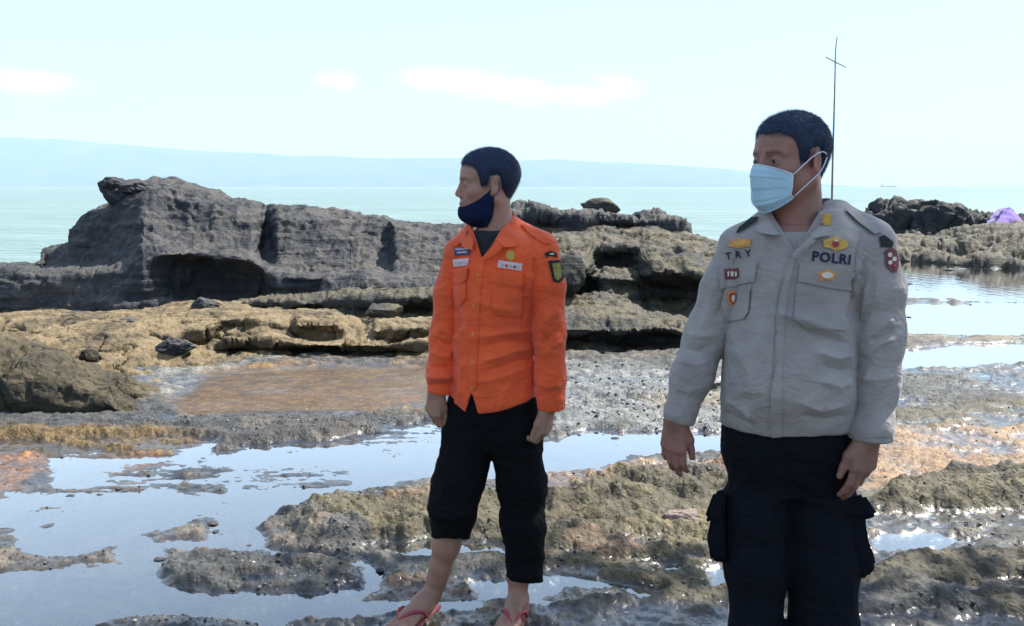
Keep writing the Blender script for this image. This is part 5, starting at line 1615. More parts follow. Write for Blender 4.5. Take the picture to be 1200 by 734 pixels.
    for leg, shank, ank, heel, toe, side in (
            (legR, [(p(530, 600, -.04), .052), (p(523, 640, -.03), .044), (p(516.5, 664, -.022), .036), (p(512, 680, -.015), .031)], p(508, 692, -.01), (0, 0.035), (-0.125, -0.20), -1),
            (legL, [(p(613, 620, -.02), .052), (p(611, 660, -.02), .042), (p(608, 676, -.02), .036)], p(607, 690, -.02), (0.015, 0.045), (-0.045, -0.205), 1)):
        gx, gy = ank[0], ank[1]
        sole_z = 0.035
        H = np.array([gx + heel[0], gy + heel[1], sole_z]); T = np.array([gx + toe[0], gy + toe[1], sole_z])
        ff, pts, Q = foot_sdf(ank, H, T, 1.0, side)
        body.add(ff, pts, 0.045)
        up = [(leg[0][0], .075), (leg[1][0], .062)] + shank + [(ank, 0.029)]
        body.add(lambda P, up=up: chain(P, up, 0.03), [q for q, _ in up], 0.08)
        feet.append(Q)
    V4, F4 = surface(body, 0.0036)
    V4 = relax(V4, F4, 1, 0.4)
    ob = mesh_from('body', V4, F4, M_SKIN1, parent=root)
    set_attr(ob, 'tone', skin_tone(V4, fr))
    for Q in feet:
        make_sandal(Q, root)
    make_eyes(fr, root)
    make_hair(fr, 0.0065, 0.0, root, 3)
    # ---- dark mask pulled down under the chin
    mf = Field(0.004)
    def mask_f(P):
        q = fr.to_local(P)
        d = smin(head_parts(q, False), ell(q, (0, -0.030, -0.106), (0.060, 0.056, 0.034)), 0.02) - 0.005
        top = np.interp(q[:, 1], [-0.12, -0.08, -0.03, 0.0, 0.02], [-0.075, -0.072, -0.046, -0.020, -0.002])
        bot = np.interp(q[:, 1], [-0.12, -0.06, -0.01, 0.006, 0.02], [-0.132, -0.152, -0.146, -0.11, -0.05])
        d = np.maximum(d, q[:, 2] - top)
        d = np.maximum(d, bot - q[:, 2])
        return np.maximum(d, q[:, 1] - 0.012) * fr.s
    mf.add(mask_f, hc, 0.0)
    V5, F5 = surface(mf, 0.003)
    V5 = relax(V5, F5, 2)
    N5 = normals_of(V5, F5)
    V5 = V5 + N5 * (0.003 * fbm(V5 * np.array([30, 30, 60]), 3, 2))[:, None]
    mk_o = mesh_from('face_mask', V5, F5, M_MASKDARK, parent=root)
    tag(mk_o, 'dark navy cloth mask pulled down under the chin')
    for sx in (-1, 1):
        tube('ear_loop', fr.to_world(np.array([[sx * .070, 0.0, -.045], [sx * .080, .022, -.035], [sx * .084, .032, -.005], [sx * .079, .020, .022]])), 0.0016, M_MASKDARK, mk_o, 6, 12)
    return root

# ================================================================== the policeman
def build_man_grey():
    Y = 2.45
    mp = 2.45 / 1100
    p = lambda px, py, dy=0.0: at(px, py, Y + dy)
    yaw = -math.radians(9)
    root = empty('person', (p(925, 700)[0], Y, 0.02), 'policeman in grey uniform shirt and dark cargo trousers wearing a light blue face mask', 'person')
    fr = Frame(p(924.5, 188, 0.0), -math.radians(61), 1.01, pitch=0.05)
    HV = 0.006
    R1 = rows_from_px([(246, 908, 978, .070, .02), (258, 893, 998, .088, .01), (268, 880, 1012, .100), (285, 866, 1024, .116), (310, 859, 1014, .130), (350, 856, 1002, .142), (400, 851, 998, .165, -.012), (450, 846, 998, .182, -.022), (490, 846, 998, .160, -.008), (530, 849, 996, .142)], Y, yaw)
    armR = [(p(868, 290, 0.02), .056), (p(849, 338, 0.02), .056), (p(827, 395, 0.02), .055), (p(812, 440, 0.0), .052), (p(797, 484, -.02), .036), (p(795, 500, -.02), .030)]
    armL = [(p(1020, 290, -.03), .064), (p(1027, 340, -.05), .064), (p(1029, 395, -.07), .062), (p(1028, 450, -.10), .052), (p(1021, 505, -.13), .0475), (p(1020, 540, -.13), .047)]
    hem_x = [830, 845, 870, 905, 950, 985, 1002, 1010]
    hem_y = [492, 497, 507, 513, 513, 510, 505, 500]
    def shirt_f(P):
        d = stack(P, R1, yaw, 2.35)
        px, py = proj(P)
        d = smax(d, (py - np.interp(px, hem_x, hem_y)) * mp, 0.005)
        for arm, cuff, dirv in ((armR, p(795, 494, -.02), (-0.22, 0, -1)), (armL, p(1020, 514, -.13), (0, 0, -1))):
            e = chain(P, arm, 0.035)
            e = smax(e, (P - cuff) @ (np.array(dirv) / np.linalg.norm(dirv)), 0.004)
            d = smin(d, e, np.interp(py, [295, 345], [0.035, 0.005]))
        d = smin(d, rcone(P, p(978, 258, .03), p(1018, 284, 0), .052, .058), 0.035)
        d = smin(d, rcone(P, p(905, 263, .04), p(875, 291, .02), .048, .050), 0.035)
        v = np.maximum(np.abs(px - np.interp(py, [240, 292], [930, 931])) - np.interp(py, [240, 292], [34, 1]), py - 293) * mp
        v = np.maximum(v, P[:, 1] - (Y + 0.12))
        return smax(d, -v, 0.006)
    f = Field(0.005); f.add(shirt_f, [p(765, 232, -.2), p(1070, 545, .19)], 0.0)
    V, F = surface(f, 0.0042)
    V = relax(V, F, 2); N = normals_of(V, F)
    folds = [([(925, 300), (914, 350), (908, 400), (905, 460), (904, 512)], 2.2, -.004), ([(917, 352), (912, 400), (909, 460), (909, 510)], 5, .003),
             ([(905, 368), (940, 376), (990, 396)], 6, .007), ([(935, 384), (970, 398), (998, 404)], 4, -.007), ([(950, 414), (978, 422), (1000, 416)], 5, .008), ([(962, 430), (985, 436), (1000, 431)], 3.5, -.007),
             ([(955, 448), (985, 454), (1000, 447)], 5, .007), ([(930, 470), (965, 479), (1000, 470)], 5, .005), ([(940, 487), (968, 491), (998, 484)], 3, -.005), ([(862, 400), (880, 440), (884, 470)], 9, .006),
             ([(848, 462), (870, 478), (885, 492)], 5, .005), ([(846, 478), (866, 492), (884, 500)], 4, -.004), ([(884, 468), (880, 482), (882, 498)], 4, .006), ([(880, 310), (884, 350), (880, 380)], 5, .003),
             ([(1002, 320), (1000, 350), (994, 380)], 5, -.010), ([(1010, 300), (1004, 330), (1000, 350)], 4, .005), ([(1020, 300), (1014, 340), (1004, 380)], 5, .005), ([(1014, 300), (1009, 325)], 3, -.004), ([(1030, 310), (1024, 350), (1010, 390)], 5, .004),
             ([(1046, 370), (1030, 382), (1010, 402)], 5, .007), ([(1050, 385), (1034, 392), (1018, 400)], 3.5, -.006), ([(1050, 395), (1032, 402), (1012, 420)], 5, .006), ([(1035, 408), (1022, 430), (1010, 455)], 5, .004), ([(1048, 440), (1030, 446), (1010, 444)], 5, .004), ([(1044, 490), (1038, 505), (1036, 513)], 4, .003),
             ([(852, 320), (848, 350), (838, 380)], 5, -.006), ([(838, 330), (832, 360), (822, 390)], 5, .004), ([(806, 392), (822, 396), (840, 392)], 5, .005), ([(802, 408), (820, 412), (836, 404)], 4, -.004), ([(798, 422), (816, 428), (834, 424)], 5, .004), ([(790, 455), (806, 460), (822, 452)], 5, .003),
             ([(862, 380), (856, 400), (852, 420)], 5, .004), ([(892, 262), (896, 280), (905, 298)], 4, .004)]
    dsp = 1.9 * fold(V, N, folds) + 0.0055 * fbm(V * np.array([13, 13, 9]), 3, 25) + 0.003 * fbm(V * np.array([8, 8, 30]) + 4, 3, 28)
    V = V + N * dsp[:, None]
    shirt = mesh_from('shirt', V, F, M_GREY, parent=root)
    bv = vertex_bvh(V, F)
    on_cloth('placket', bv, [(928, 297), (934, 292), (926, 330), (920, 370), (917, 430), (916, 512), (904, 513), (904.5, 460), (907, 400), (913, 350)], M_GREY_D, shirt, 0.003)
    pk = [(934, 328), (997, 340), (996, 372), (991, 388), (945, 384), (930, 374)]
    on_cloth('pocket', bv, pk, M_GREY_D, shirt, 0.004, bulge=0.004)
    on_cloth('pocket_flap', bv, [(937, 309), (1001, 318), (998, 341), (972, 338), (950, 333), (935, 330)], M_GREY_D, shirt, 0.010)
    on_cloth('pocket', bv, [(850, 332), (881, 328), (878, 366), (872, 374), (850, 378), (846, 360)], M_GREY_D, shirt, 0.004, bulge=0.004)
    on_cloth('pocket_flap', bv, [(844, 312), (888, 308), (884, 330), (862, 335), (843, 338)], M_GREY_D, shirt, 0.010)
    text_on('lettering', 'T R Y', bv, 865, 299, 31, -0.14, M_INK, shirt, 0.004, 0.02)
    text_on('lettering', 'POLRI', bv, 974.5, 303, 45, 0.10, M_INK, shirt, 0.004, 0.03)
    o = on_cloth('badge', bv, [(854, 289), (857, 282), (866, 280), (880, 281), (879, 289), (866, 291)], M_AMBER, shirt, 0.005); tag(o, 'amber bar badge above the letters TRY')
    on_cloth('badge_centre', bv, [(860, 287), (864, 283), (874, 283), (876, 287), (866, 289)], M_GOLD, shirt, 0.007)
    o = on_cloth('badge', bv, [(849, 316), (867, 314), (868, 325), (860, 328), (849, 327)], M_MAROON, shirt, 0.012); tag(o, 'small maroon badge on the pocket flap')
    for k in range(3):
        on_cloth('badge_print', bv, [(852 + k * 5, 319), (855.4 + k * 5, 318.6), (855.4 + k * 5, 323.5), (852 + k * 5, 324)], M_CREAM, shirt, 0.016)
    o = on_cloth('badge', bv, ring_px(858.5, 349, 6.2, 9.2), M_AMBER, shirt, 0.011); tag(o, 'oval amber badge with red ring on the pocket')
    on_cloth('badge_centre', bv, ring_px(858.5, 349, 4.4, 7.0), M_RED, shirt, 0.013)
    on_cloth('badge_centre', bv, ring_px(859, 349, 2.4, 4.4), M_CREAM, shirt, 0.015)
    o = on_cloth('badge', bv, [(964, 282), (972, 280), (979, 277.5), (986, 281), (994, 284), (992, 291), (984, 293), (979, 294), (972, 291), (965, 290)], M_GOLD, shirt, 0.005); tag(o, 'gold winged badge with red centre above the letters')
    on_cloth('badge_centre', bv, ring_px(979, 286, 4, 4.4), M_RED, shirt, 0.0075)
    on_cloth('badge_print', bv, [(976.5, 281.5), (981.5, 282), (981, 284), (977, 283.5)], M_CREAM, shirt, 0.009)
    star = []
    for k in range(10):
        r = 1.0 if k % 2 == 0 else 0.62
        a = -math.pi / 2 + k * math.pi / 5
        star.append((968.5 + 13.5 * r * math.cos(a), 323 + 8.0 * r * math.sin(a)))
    o = on_cloth('badge', bv, star, M_AMBER, shirt, 0.012); tag(o, 'amber star badge on the pocket flap')
    on_cloth('badge_centre', bv, ring_px(968.5, 323, 6.5, 3.6), M_CREAM, shirt, 0.016)
    o = on_cloth('sleeve_patch', bv, [(1036, 294), (1044, 290), (1050, 294), (1053, 306), (1051, 318), (1046, 320), (1038, 313)], M_MAROON, shirt, 0.004); tag(o, 'maroon and cream patch on the sleeve')
    for (x, y, r) in ((1042, 299, 2.6), (1047, 304, 2.6), (1042.5, 308, 2.6), (1047.5, 312, 2.2)):
        on_cloth('patch_print', bv, ring_px(x, y, r, r * 1.1, 8), M_CREAM if r > 2.4 else M_RED, shirt, 0.0062)
    on_cloth('patch_tab', bv, [(1030, 278), (1036, 276), (1046, 284), (1045, 290), (1038, 287), (1032, 290)], M_PATCHDARK, shirt, 0.005)
    on_cloth('shoulder_strap', bv, [(990, 248), (996, 246), (1024, 264), (1032, 274), (1024, 276), (1006, 263)], M_GREY_D, shirt, 0.010)
    on_cloth('shoulder_strap', bv, [(888, 255), (880, 257), (866, 268), (863, 274), (872, 270), (886, 261)], M_PATCHDARK, shirt, 0.008)
    for line in ([(1010, 270), (1003, 300), (1000, 335), (1000, 350)], [(864, 284), (857, 308), (853, 335)]):
        on_cloth('seam', bv, line + [(x + 1.8, y) for x, y in line[::-1]], M_GREY_D, shirt, 0.0022)
    on_cloth('cuff', bv, [(999, 498), (1020, 501), (1043, 499), (1042, 511), (1020, 513), (999, 511)], M_GREY_D, shirt, 0.003)
    on_cloth('cuff', bv, [(780, 478), (796, 484), (812, 487), (808, 496), (794, 493), (779, 489)], M_GREY_D, shirt, 0.003)
    nc = p(935, 250, 0.02)
    ruled('collar', [p(950, 236, .11), p(970, 231, .095), p(979, 236, .05), p(975, 246, -.02), p(966, 258, -.075), p(954, 270, -.115), p(941, 284, -.135)],
          [p(955, 252, .13), p(982, 243, .12), p(996, 256, .05), p(992, 270, -.04), p(980, 277, -.095), p(966, 277, -.128), p(948, 281, -.142)], M_GREY_D, shirt, 34, 8, 0.006, 0.010, nc)
    ruled('collar', [p(940, 236, .11), p(915, 240, .09), p(904, 248, .04), p(903, 256, -.02), p(907, 264, -.07), p(916, 276, -.11)],
          [p(930, 252, .13), p(900, 252, .11), p(888, 260, .05), p(884, 267, -.02), p(889, 273, -.07), p(903, 275, -.11)], M_GREY_D, shirt, 34, 8, 0.006, 0.008, nc)
    ruled('lapel', [p(950, 276, -.137), p(940, 286, -.146), p(927, 299, -.150)], [p(958, 281, -.142), p(947, 290, -.150), p(932, 303, -.154)], M_GREY_D, shirt, 12, 6, 0.004, 0.004, p(940, 295, 0))
    bm = bmesh.new(); bmesh.ops.create_cube(bm, size=1.0)
    bmesh.ops.bevel(bm, geom=bm.edges[:], offset=0.12, segments=2, affect='EDGES')
    C = p(969, 257, -.092)
    for v in bm.verts:
        v.co = Vector(C) + Vector((v.co.x * 0.026, v.co.y * 0.006 + v.co.x * 0.012, v.co.z * 0.028))
    me = bpy.data.meshes.new('collar_pin'); bm.to_mesh(me); bm.free(); me.materials.append(M_GOLD)
    o = bpy.data.objects.new('collar_pin', me); COL.objects.link(o); o.parent = shirt; o.matrix_parent_inverse = shirt.matrix_world.inverted()
    tag(o, 'square gold pin on the collar')
    # ---- undershirt at the throat
    f = Field(0.005)
    f.add(lambda P: np.maximum(stack(P, shrink(R1, 0.014), yaw, 2.35), (272 - proj(P)[1]) * mp), [p(850, 240, -.17), p(1020, 420, .17)], 0.0)
    V2, F2 = surface(f, 0.008)
    mesh_from('undershirt', V2, F2, M_GREY_D, parent=root)
    # ---- trousers
    R2 = rows_from_px([(485, 850, 998, .140), (505, 846, 1000, .146), (535, 846, 998, .132), (556, 852, 992, .112), (572, 866, 980, .088)], Y, yaw)
    legR = [(p(884, 600, 0), .094), (p(886, 660, -.01), .083), (p(887, 734, -.02), .068), (p(888, 800, 0), .070), (np.array([p(888, 800)[0], Y + .02, 0.05]), .078)]
    legL = [(p(960, 600, 0), .100), (p(962, 660, -.01), .094), (p(964, 734, -.02), .086), (p(969, 800, 0), .085), (np.array([p(969, 800)[0], Y + .02, 0.05]), .085)]
    def tr_f(P):
        d = smin(stack(P, R2, yaw, 2.3), smin(chain(P, legR, 0.04), chain(P, legL, 0.04), 0.012), 0.06)
        return smax(d, 0.055 - P[:, 2], 0.006)
    f = Field(0.005); f.add(tr_f, [p(825, 480, -.2), p(1025, 500, .2), np.array([p(860, 700)[0], Y, 0.02]), np.array([p(1010, 700)[0], Y, 0.02])], 0.03)
    V3, F3 = surface(f, 0.0055)
    V3 = relax(V3, F3, 2); N3 = normals_of(V3, F3)
    tf = [([(915, 560), (910, 600), (916, 650), (920, 700)], 6, -.003), ([(940, 600), (950, 640), (950, 690)], 8, .007), ([(870, 600), (872, 650), (876, 700)], 8, .006), ([(890, 540), (870, 570), (850, 590)], 6, .006), ([(930, 560), (960, 580), (990, 585)], 6, .006), ([(985, 660), (975, 690), (985, 730)], 6, .007)]
    V3 = V3 + N3 * (fold(V3, N3, tf) + 0.008 * fbm(V3 * np.array([8, 8, 9]), 3, 35) + 0.003 * fbm(V3 * 22, 3, 38))[:, None]
    tro = mesh_from('trousers', V3, F3, M_NAVY, parent=root)
    def pocket(name, corners, dy0, dy1, seed, par):
        bm = bmesh.new()
        a = [bm.verts.new(p(x, y, dy0)) for x, y in corners]; b = [bm.verts.new(p(x, y, dy1)) for x, y in corners]
        n = len(corners)
        bm.faces.new(a); bm.faces.new(b[::-1])
        for i in range(n): bm.faces.new((a[i], b[i], b[(i + 1) % n], a[(i + 1) % n]))
        bmesh.ops.recalc_face_normals(bm, faces=bm.faces[:])
        bmesh.ops.bevel(bm, geom=bm.edges[:], offset=0.008, segments=2, affect='EDGES')
        for _ in range(3):
            bmesh.ops.triangulate(bm, faces=bm.faces[:])
            bmesh.ops.subdivide_edges(bm, edges=[e for e in bm.edges if e.calc_length() > 0.014], cuts=1)
        bmesh.ops.triangulate(bm, faces=bm.faces[:])
        Vp = np.array([v.co[:] for v in bm.verts]); dn = fbm(Vp * 18, 3, seed)
        for v, k in zip(bm.verts, dn): v.co += Vector((0.006 * k, 0.004 * k, 0.004 * k))
        me = bpy.data.meshes.new(name); bm.to_mesh(me); bm.free(); me.materials.append(M_NAVY)
        for q in me.polygons: q.use_smooth = True
        o = bpy.data.objects.new(name, me); COL.objects.link(o); o.parent = par; o.matrix_parent_inverse = par.matrix_world.inverted()
        return o
    pocket('cargo_pocket', [(990, 594), (1012, 596), (1019, 640), (1026, 664), (1018, 676), (992, 680)], -.08, .08, 4, tro)
    pocket('cargo_flap', [(986, 584), (1012, 580), (1022, 594), (1028, 604), (1014, 610), (988, 606)], -.09, .09, 5, tro)
    pocket('cargo_pocket', [(850, 590), (835, 594), (829, 630), (833, 657), (850, 660)], -.06, .09, 6, tro)
    pocket('cargo_flap', [(850, 574), (837, 576), (826, 606), (832, 614), (850, 608)], -.07, .10, 7, tro)
    # ---- body
    body = Field(0.010)
    hc = fr.to_world(np.array([[sx * .1, sy, sz] for sx in (-1, 1) for sy in (-.125, .12) for sz in (-.26, .125)]))
    body.add(lambda P: head_parts(fr.to_local(P), True, HV) * fr.s, hc, 0.0)
    RB = shrink(R1, 0.026)
    body.add(lambda P: np.maximum(stack(P, RB, yaw, 2.3), (264 - proj(P)[1]) * mp), [p(845, 240, -.16), p(1025, 530, .16)], 0.0)
    RP = shrink(R2, 0.03)
    body.add(lambda P: stack(P, RP, yaw, 2.3), [p(838, 480, -.14), p(1010, 625, .14)], 0.0)
    for arm in (armR, armL):
        pts = [(q, r * 0.66) for q, r in arm[:-2]]
        body.add(lambda P, pts=pts: chain(P, pts, 0.03), [q for q, _ in pts], 0.05)
    mk = hand_sdf(p(792, 491, -.02), (-0.06, -0.02, -1), (0.82, -0.55, 0.0), (22, 20, 22, 26), (0.42, 0.30), 0.92, 0.5, armR[3][0])
    f1, p1, t1 = mk(np.array([0.5, 0.82, 0.05])); body.add(f1, p1, 0.03)
    mk = hand_sdf(p(1018, 511, -.14), (-0.13, -0.03, -1), (-0.9, -0.42, 0.0), (16, 18, 30, 46), (0.55, 0.15), 0.98, 0.6, armL[3][0])
    f2, p2, t2 = mk(np.array([-0.35, 0.92, 0.0])); body.add(f2, p2, 0.03)
    for leg in (legR, legL):
        up = [(q, r * 0.7) for q, r in leg]
        body.add(lambda P, up=up: chain(P, up, 0.03), [q for q, _ in up], 0.08)
    V4, F4 = surface(body, 0.0034)
    V4 = relax(V4, F4, 1, 0.4)
    ob = mesh_from('body', V4, F4, M_SKIN2, parent=root)
    set_attr(ob, 'tone', skin_tone(V4, fr))
    make_eyes(fr, root, (-0.15, 0))
    make_hair(fr, 0.006, HV, root, 5)
    for leg, sx in ((legR, -1), (legL, 1)):
        a = leg[-1][0]
        fS = Field(0.01)
        fS.add(lambda P, a=a: smax(smin(rcone(P, a + [0, .05, .0], a + [sx * .02, -.16, -.012], .052, .046), rcone(P, a, a + [0, 0, .08], .05, .05), .02), 0.012 - P[:, 2], .005), [a + [-.1, .12, -.05], a + [.1, -.23, .14]], 0.0)
        Vs, Fs = surface(fS, 0.007)
        mesh_from('boot', Vs, Fs, M_PATCHDARK, parent=root)
    # ---- blue surgical mask: pleated shell over nose, mouth and chin
    nu, nv = 48, 40
    U = np.linspace(-1, 1, nu); T = np.linspace(0, 1, nv)
    G = np.zeros((nu, nv, 3))
    for i, u in enumerate(U):
        for j, t in enumerate(T):
            au = abs(u)
            ztop = lerp(-0.006, -0.034, au ** 1.3); zbot = lerp(-0.128, -0.092, au ** 1.6)
            z = lerp(ztop, zbot, t)
            th = u * math.radians(56)
            ridge = math.exp(-(u / 0.34) ** 2) * np.interp(t, [0, .08, .25, .5, .8, 1], [.018, .028, .030, .022, .012, .002])
            base = np.interp(t, [0, .3, .6, .85, 1], [.099, .103, .104, .106, .088])
            rx = np.interp(t, [0, .5, 1], [.078, .078, .072])
            pl = 0.0035 * (((t * 4.0) % 1.0) - 0.5) * (0.25 < t + .05) * (t < 0.82) * (1 - au ** 3)
            y = -(base + ridge + pl) * math.cos(th) ** 0.85 + 0.004
            x = (rx + HV) * math.sin(th)
            G[i, j] = (x, y, z)
    Wd = fr.to_world(G.reshape(-1, 3)).reshape(nu, nv, 3)
    inner = fr.to_world((G * np.array([.97, .97, 1])).reshape(-1, 3))
    Fm = grid_faces(nu, nv)
    mko = mesh_from('face_mask', np.concatenate([Wd.reshape(-1, 3), inner]), np.concatenate([Fm, Fm[:, ::-1] + nu * nv]), M_MASKBLUE, parent=root)
    tag(mko, 'light blue pleated surgical mask over nose and mouth')
    tube('mask_hem', [Wd[i, 0] for i in range(nu)], 0.0022, M_MASKWHITE, mko, 6)
    tube('mask_hem', [Wd[i, -1] for i in range(nu)], 0.0018, M_MASKBLUE, mko, 6)
    for s_, i in ((1, nu - 1), (-1, 0)):
        tube('mask_hem', [Wd[i, j] for j in range(nv)], 0.0022, M_MASKWHITE, mko, 6)
        e = lambda x, y, z: fr.to_world(np.array([s_ * (x + HV), y, z]))
        tube('ear_loop', [Wd[i, 1], e(.081, -.004, .010), e(.089, .022, .022), e(.090, .034, .008)], 0.0017, M_MASKWHITE, mko, 6, 14)
        tube('ear_loop', [Wd[i, nv - 2], e(.078, -.006, -.050), e(.088, .018, -.028), e(.090, .034, .008)], 0.0017, M_MASKWHITE, mko, 6, 14)
    return root
build_man_orange()
build_man_grey()
# ================================================================== pole, cloth, ships, shade tree, haze
def build_pole():
    M_BAMBOO = plain('weathered_bamboo', (0.22, 0.21, 0.19), 0.8, 0.3, 6, 0.3)
    Y = 26.6
    b = at(974, 250, Y)
    root = empty('pole', b, 'tall thin bent pole with a tilted cross stick, rising behind the policeman', 'pole')
    tube('shaft', [at(974.5, 262, Y), at(975, 225, Y), at(976, 180, Y), at(977.5, 130, Y), at(978.5, 90, Y), at(979, 60, Y), at(980, 50, Y), at(981.5, 41, Y)], [0.032, 0.030, 0.026, 0.020, 0.013], M_BAMBOO, root, 8, 40)
    tube('cross_stick', [at(966.5, 66.5, Y - .05), at(979, 73, Y - .05), at(992.5, 79.5, Y - .05)], [0.014, 0.016, 0.012], M_BAMBOO, root, 8, 12)
build_pole()

def build_purple_cloth():
    m = cloth_material('violet_cloth', (0.22, 0.13, 0.46), 0.85, var=0.3)
    Y = 25.2
    n, k = 26, 20
    V = np.zeros((n, k, 3))
    for i in range(n):
        for j in range(k):
            u, v = i / (n - 1), j / (k - 1)
            top = at(1178 + 10 * u, 243.5 + 2.5 * abs(u - 0.45) * 2, Y + 0.3)
            bot = at(1165 + 38 * u, 263 - 1.5 * math.sin(u * 5), Y - 0.25)
            q = lerp(top, bot, v)
            q[1] -= 0.12 * math.sin(v * 2.4) * math.sin(math.pi * u)
            V[i, j] = q
    P = V.reshape(-1, 3)
    P = P + 0.05 * np.stack([fbm(P * 5, 3, 2), fbm(P * 5, 3, 3), fbm(P * 5, 3, 4) * 0.5], -1)
    back = P + np.array([0.0, 0.5, -0.05])
    F = grid_faces(n, k)
    rim = []
    nk = n * k
    for i in range(n - 1):
        rim += [(i * k, (i + 1) * k, (i + 1) * k + nk, i * k + nk), ((i + 1) * k + k - 1, i * k + k - 1, i * k + k - 1 + nk, (i + 1) * k + k - 1 + nk)]
    for j in range(k - 1):
        rim += [(j + 1, j, j + nk, j + 1 + nk), ((n - 1) * k + j, (n - 1) * k + j + 1, (n - 1) * k + j + 1 + nk, (n - 1) * k + j + nk)]
    o = mesh_from('cloth', np.concatenate([P, back]), np.concatenate([F, F[:, ::-1] + nk, np.array(rim)]), m)
    tag(o, 'violet cloth heaped over the far crags at the right edge', 'cloth')
build_purple_cloth()

def build_ships():
    mh = plain('ship_hull', (0.25, 0.20, 0.20), 0.6, 0.1, 0.2, 0.0)
    mw = plain('ship_house', (0.65, 0.5, 0.5), 0.6, 0.1, 0.2, 0.0)
    def ship(px, Y, L, lab, mast):
        c = at(px, 218.6, Y); c[2] = -0.3
        root = empty('ship', c, lab, 'ship')
        h = L * 0.07
        sec = [(-0.5, 0.55), (-0.46, 0.9), (-0.2, 1.0), (0.25, 1.0), (0.42, 0.6), (0.5, 0.05)]
        V = []
        for u, w in sec:
            b = L * 0.07 * w
            V += [(c[0] + u * L, c[1] - b, c[2] + h * (1.25 if u > .4 else 1)), (c[0] + u * L * .96, c[1] - b * .6, c[2] - 0.5), (c[0] + u * L * .96, c[1] + b * .6, c[2] - .5), (c[0] + u * L, c[1] + b, c[2] + h * (1.25 if u > .4 else 1))]
        F = []
        for i in range(len(sec) - 1):
            for j in range(4): F.append((i * 4 + j, i * 4 + (j + 1) % 4, i * 4 + 4 + (j + 1) % 4, i * 4 + 4 + j))
        F += [(0, 1, 2, 3), tuple(len(V) - 4 + j for j in (3, 2, 1, 0))]
        mesh_from('hull', V, F, mh, False, root)
        bm = bmesh.new()
        for (u, w, z0, z1) in ((-0.34, 0.10, 1.0, 2.2), (-0.36, 0.06, 2.2, 2.9)):
            r = bmesh.ops.create_cube(bm, size=1.0)
            for v in r['verts']:
                v.co = Vector((c[0] + (u + v.co.x * w * 2 * .5) * L, c[1] + v.co.y * L * 0.09, c[2] + h * (z0 + (v.co.z + .5) * (z1 - z0))))
        me = bpy.data.meshes.new('deckhouse'); bm.to_mesh(me); bm.free(); me.materials.append(mw)
        o = bpy.data.objects.new('deckhouse', me); COL.objects.link(o); o.parent = root; o.matrix_parent_inverse = root.matrix_world.inverted()
        if mast:
            tube('mast', [(c[0] + 0.02 * L, c[1], c[2] + h * .9), (c[0] + 0.02 * L, c[1], c[2] + h * mast)], L * 0.02, mw, root, 6)
            tube('mast', [(c[0] + 0.2 * L, c[1], c[2] + h * .9), (c[0] + 0.2 * L, c[1], c[2] + h * mast * .7)], L * 0.014, mw, root, 6)
    ship(1041, 5200, 95, 'distant ship with a tall mast on the horizon right of the policeman', 6)
    ship(1098, 6500, 50, 'tiny far ship on the horizon above the jagged crags', 0)
    ship(1112, 6500, 48, 'tiny far ship on the horizon, just right of its twin above the crags', 0)
    ship(795, 6500, 52, 'tiny far ship on the horizon between the two men', 0)
build_ships()

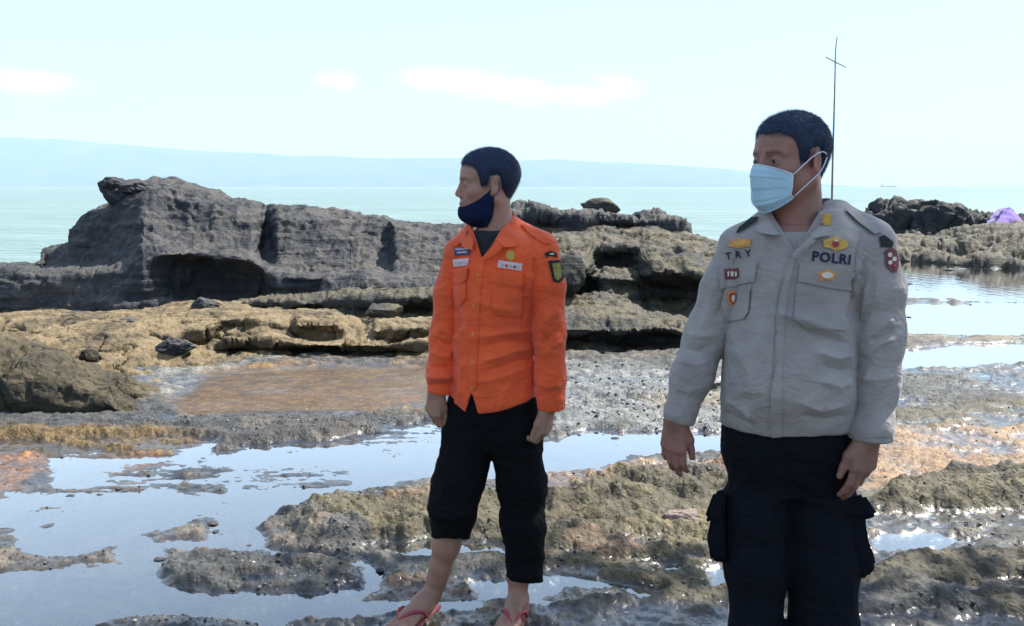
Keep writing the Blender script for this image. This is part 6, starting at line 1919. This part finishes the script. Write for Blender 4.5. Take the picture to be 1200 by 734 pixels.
def build_tree():
    """unseen shore tree, placed and shaped to shade the men; it stands right of the view"""
    bark = plain('grey_bark', (0.16, 0.13, 0.10), 0.9, 0.35, 9, 0.8)
    t = NT('broad_leaf')
    P = t.pos()
    c = t.ramp(t.noise(P, 3, 4), [(0.3, (0.035, 0.075, 0.018)), (0.7, (0.085, 0.14, 0.035))])
    leafm = t.principled(c, 0.5, None, 0.4, Transmission_Weight=0.0)
    base = np.array([8.6, 4.2, 0.0]); base[2] = hgt(8.6, 4.2) - 0.1
    root = empty('tree', base, 'unseen broad leafy tree, placed to shade the two men from the right', 'tree')
    tube('trunk', [base, base + [-.1, 0, 1.2], base + [-.4, .05, 2.6], base + [-.9, .1, 3.9], base + [-1.2, .15, 4.9]], [0.26, 0.21, 0.18, 0.15, 0.12], bark, root, 12, 24)
    top = base + np.array([-1.2, .15, 4.9])
    rr = np.random.default_rng(11)
    tips = []
    CC = TREE_C; CR = TREE_R
    for k in range(11):
        a = k / 11 * 2 * math.pi
        end = np.array(CC) + np.array(CR) * np.array([math.cos(a), math.sin(a), rr.uniform(-.3, .5)]) * rr.uniform(.55, .95)
        st = base + np.array([-.9, .1, 3.9]) + (top - base - np.array([-.9, .1, 3.9])) * rr.random()
        mid = (st + end) / 2 + np.array([0, 0, 0.5])
        tube('limb', [st, mid, end], [0.085, 0.055, 0.015], bark, root, 8, 14)
        for f in np.linspace(0.35, 1, 9):
            tips.append(lerp(lerp(st, mid, f), lerp(mid, end, f), f))
    n = 4300
    Q = rr.normal(size=(n, 3)); Q /= np.linalg.norm(Q, axis=1)[:, None]
    Q *= rr.random((n, 1)) ** (1 / 2.2)
    C = np.array(CC) + Q * np.array(CR)
    keep = fbm(C * 1.1, 3, 5) > -0.22
    C = C[keep]; n = len(C)
    d = rr.normal(size=(n, 3)) * [1, 1, .5]; d /= np.linalg.norm(d, axis=1)[:, None]
    up = np.tile([0, 0, 1.0], (n, 1)) + rr.normal(0, .35, (n, 3))
    s = np.cross(d, up); s /= np.linalg.norm(s, axis=1)[:, None]
    L = rr.uniform(.14, .24, (n, 1)); W = L * .5
    up2 = np.cross(s, d)
    V = np.stack([C - d * L * .5, C + s * W * .5 + up2 * .015, C + d * L * .5, C - s * W * .5 + up2 * .015], 1).reshape(-1, 3)
    F = np.arange(4 * n).reshape(-1, 4)
    mesh_from('crown', V, F, leafm, False, root)
TREE_C, TREE_R = (4.7, 5.0, 6.3), (3.3, 1.9, 1.0)
build_tree()

# the bright sea air between here and the far coast
def build_haze():
    t = NT('sea_haze')
    v = t.n('ShaderNodeVolumePrincipled', {'Color': (0.66, 0.84, 1.0, 1), 'Density': HAZE_D, 'Anisotropy': 0.0})
    t.link(v.outputs[0], t.out.inputs['Volume'])
    bm = bmesh.new(); bmesh.ops.create_cube(bm, size=1.0)
    for q in bm.verts:
        q.co = Vector((q.co.x * 60000, 7000 + q.co.y * 26000, (q.co.z + 0.5) * 702.0 - 22.0))
    me = bpy.data.meshes.new('haze'); bm.to_mesh(me); bm.free(); me.materials.append(t.m)
    o = bpy.data.objects.new('haze', me); COL.objects.link(o)
    tag(o, 'pale sea haze over the water towards the far coast', 'haze', kind='stuff')
HAZE_D = 1.15e-4
build_haze()
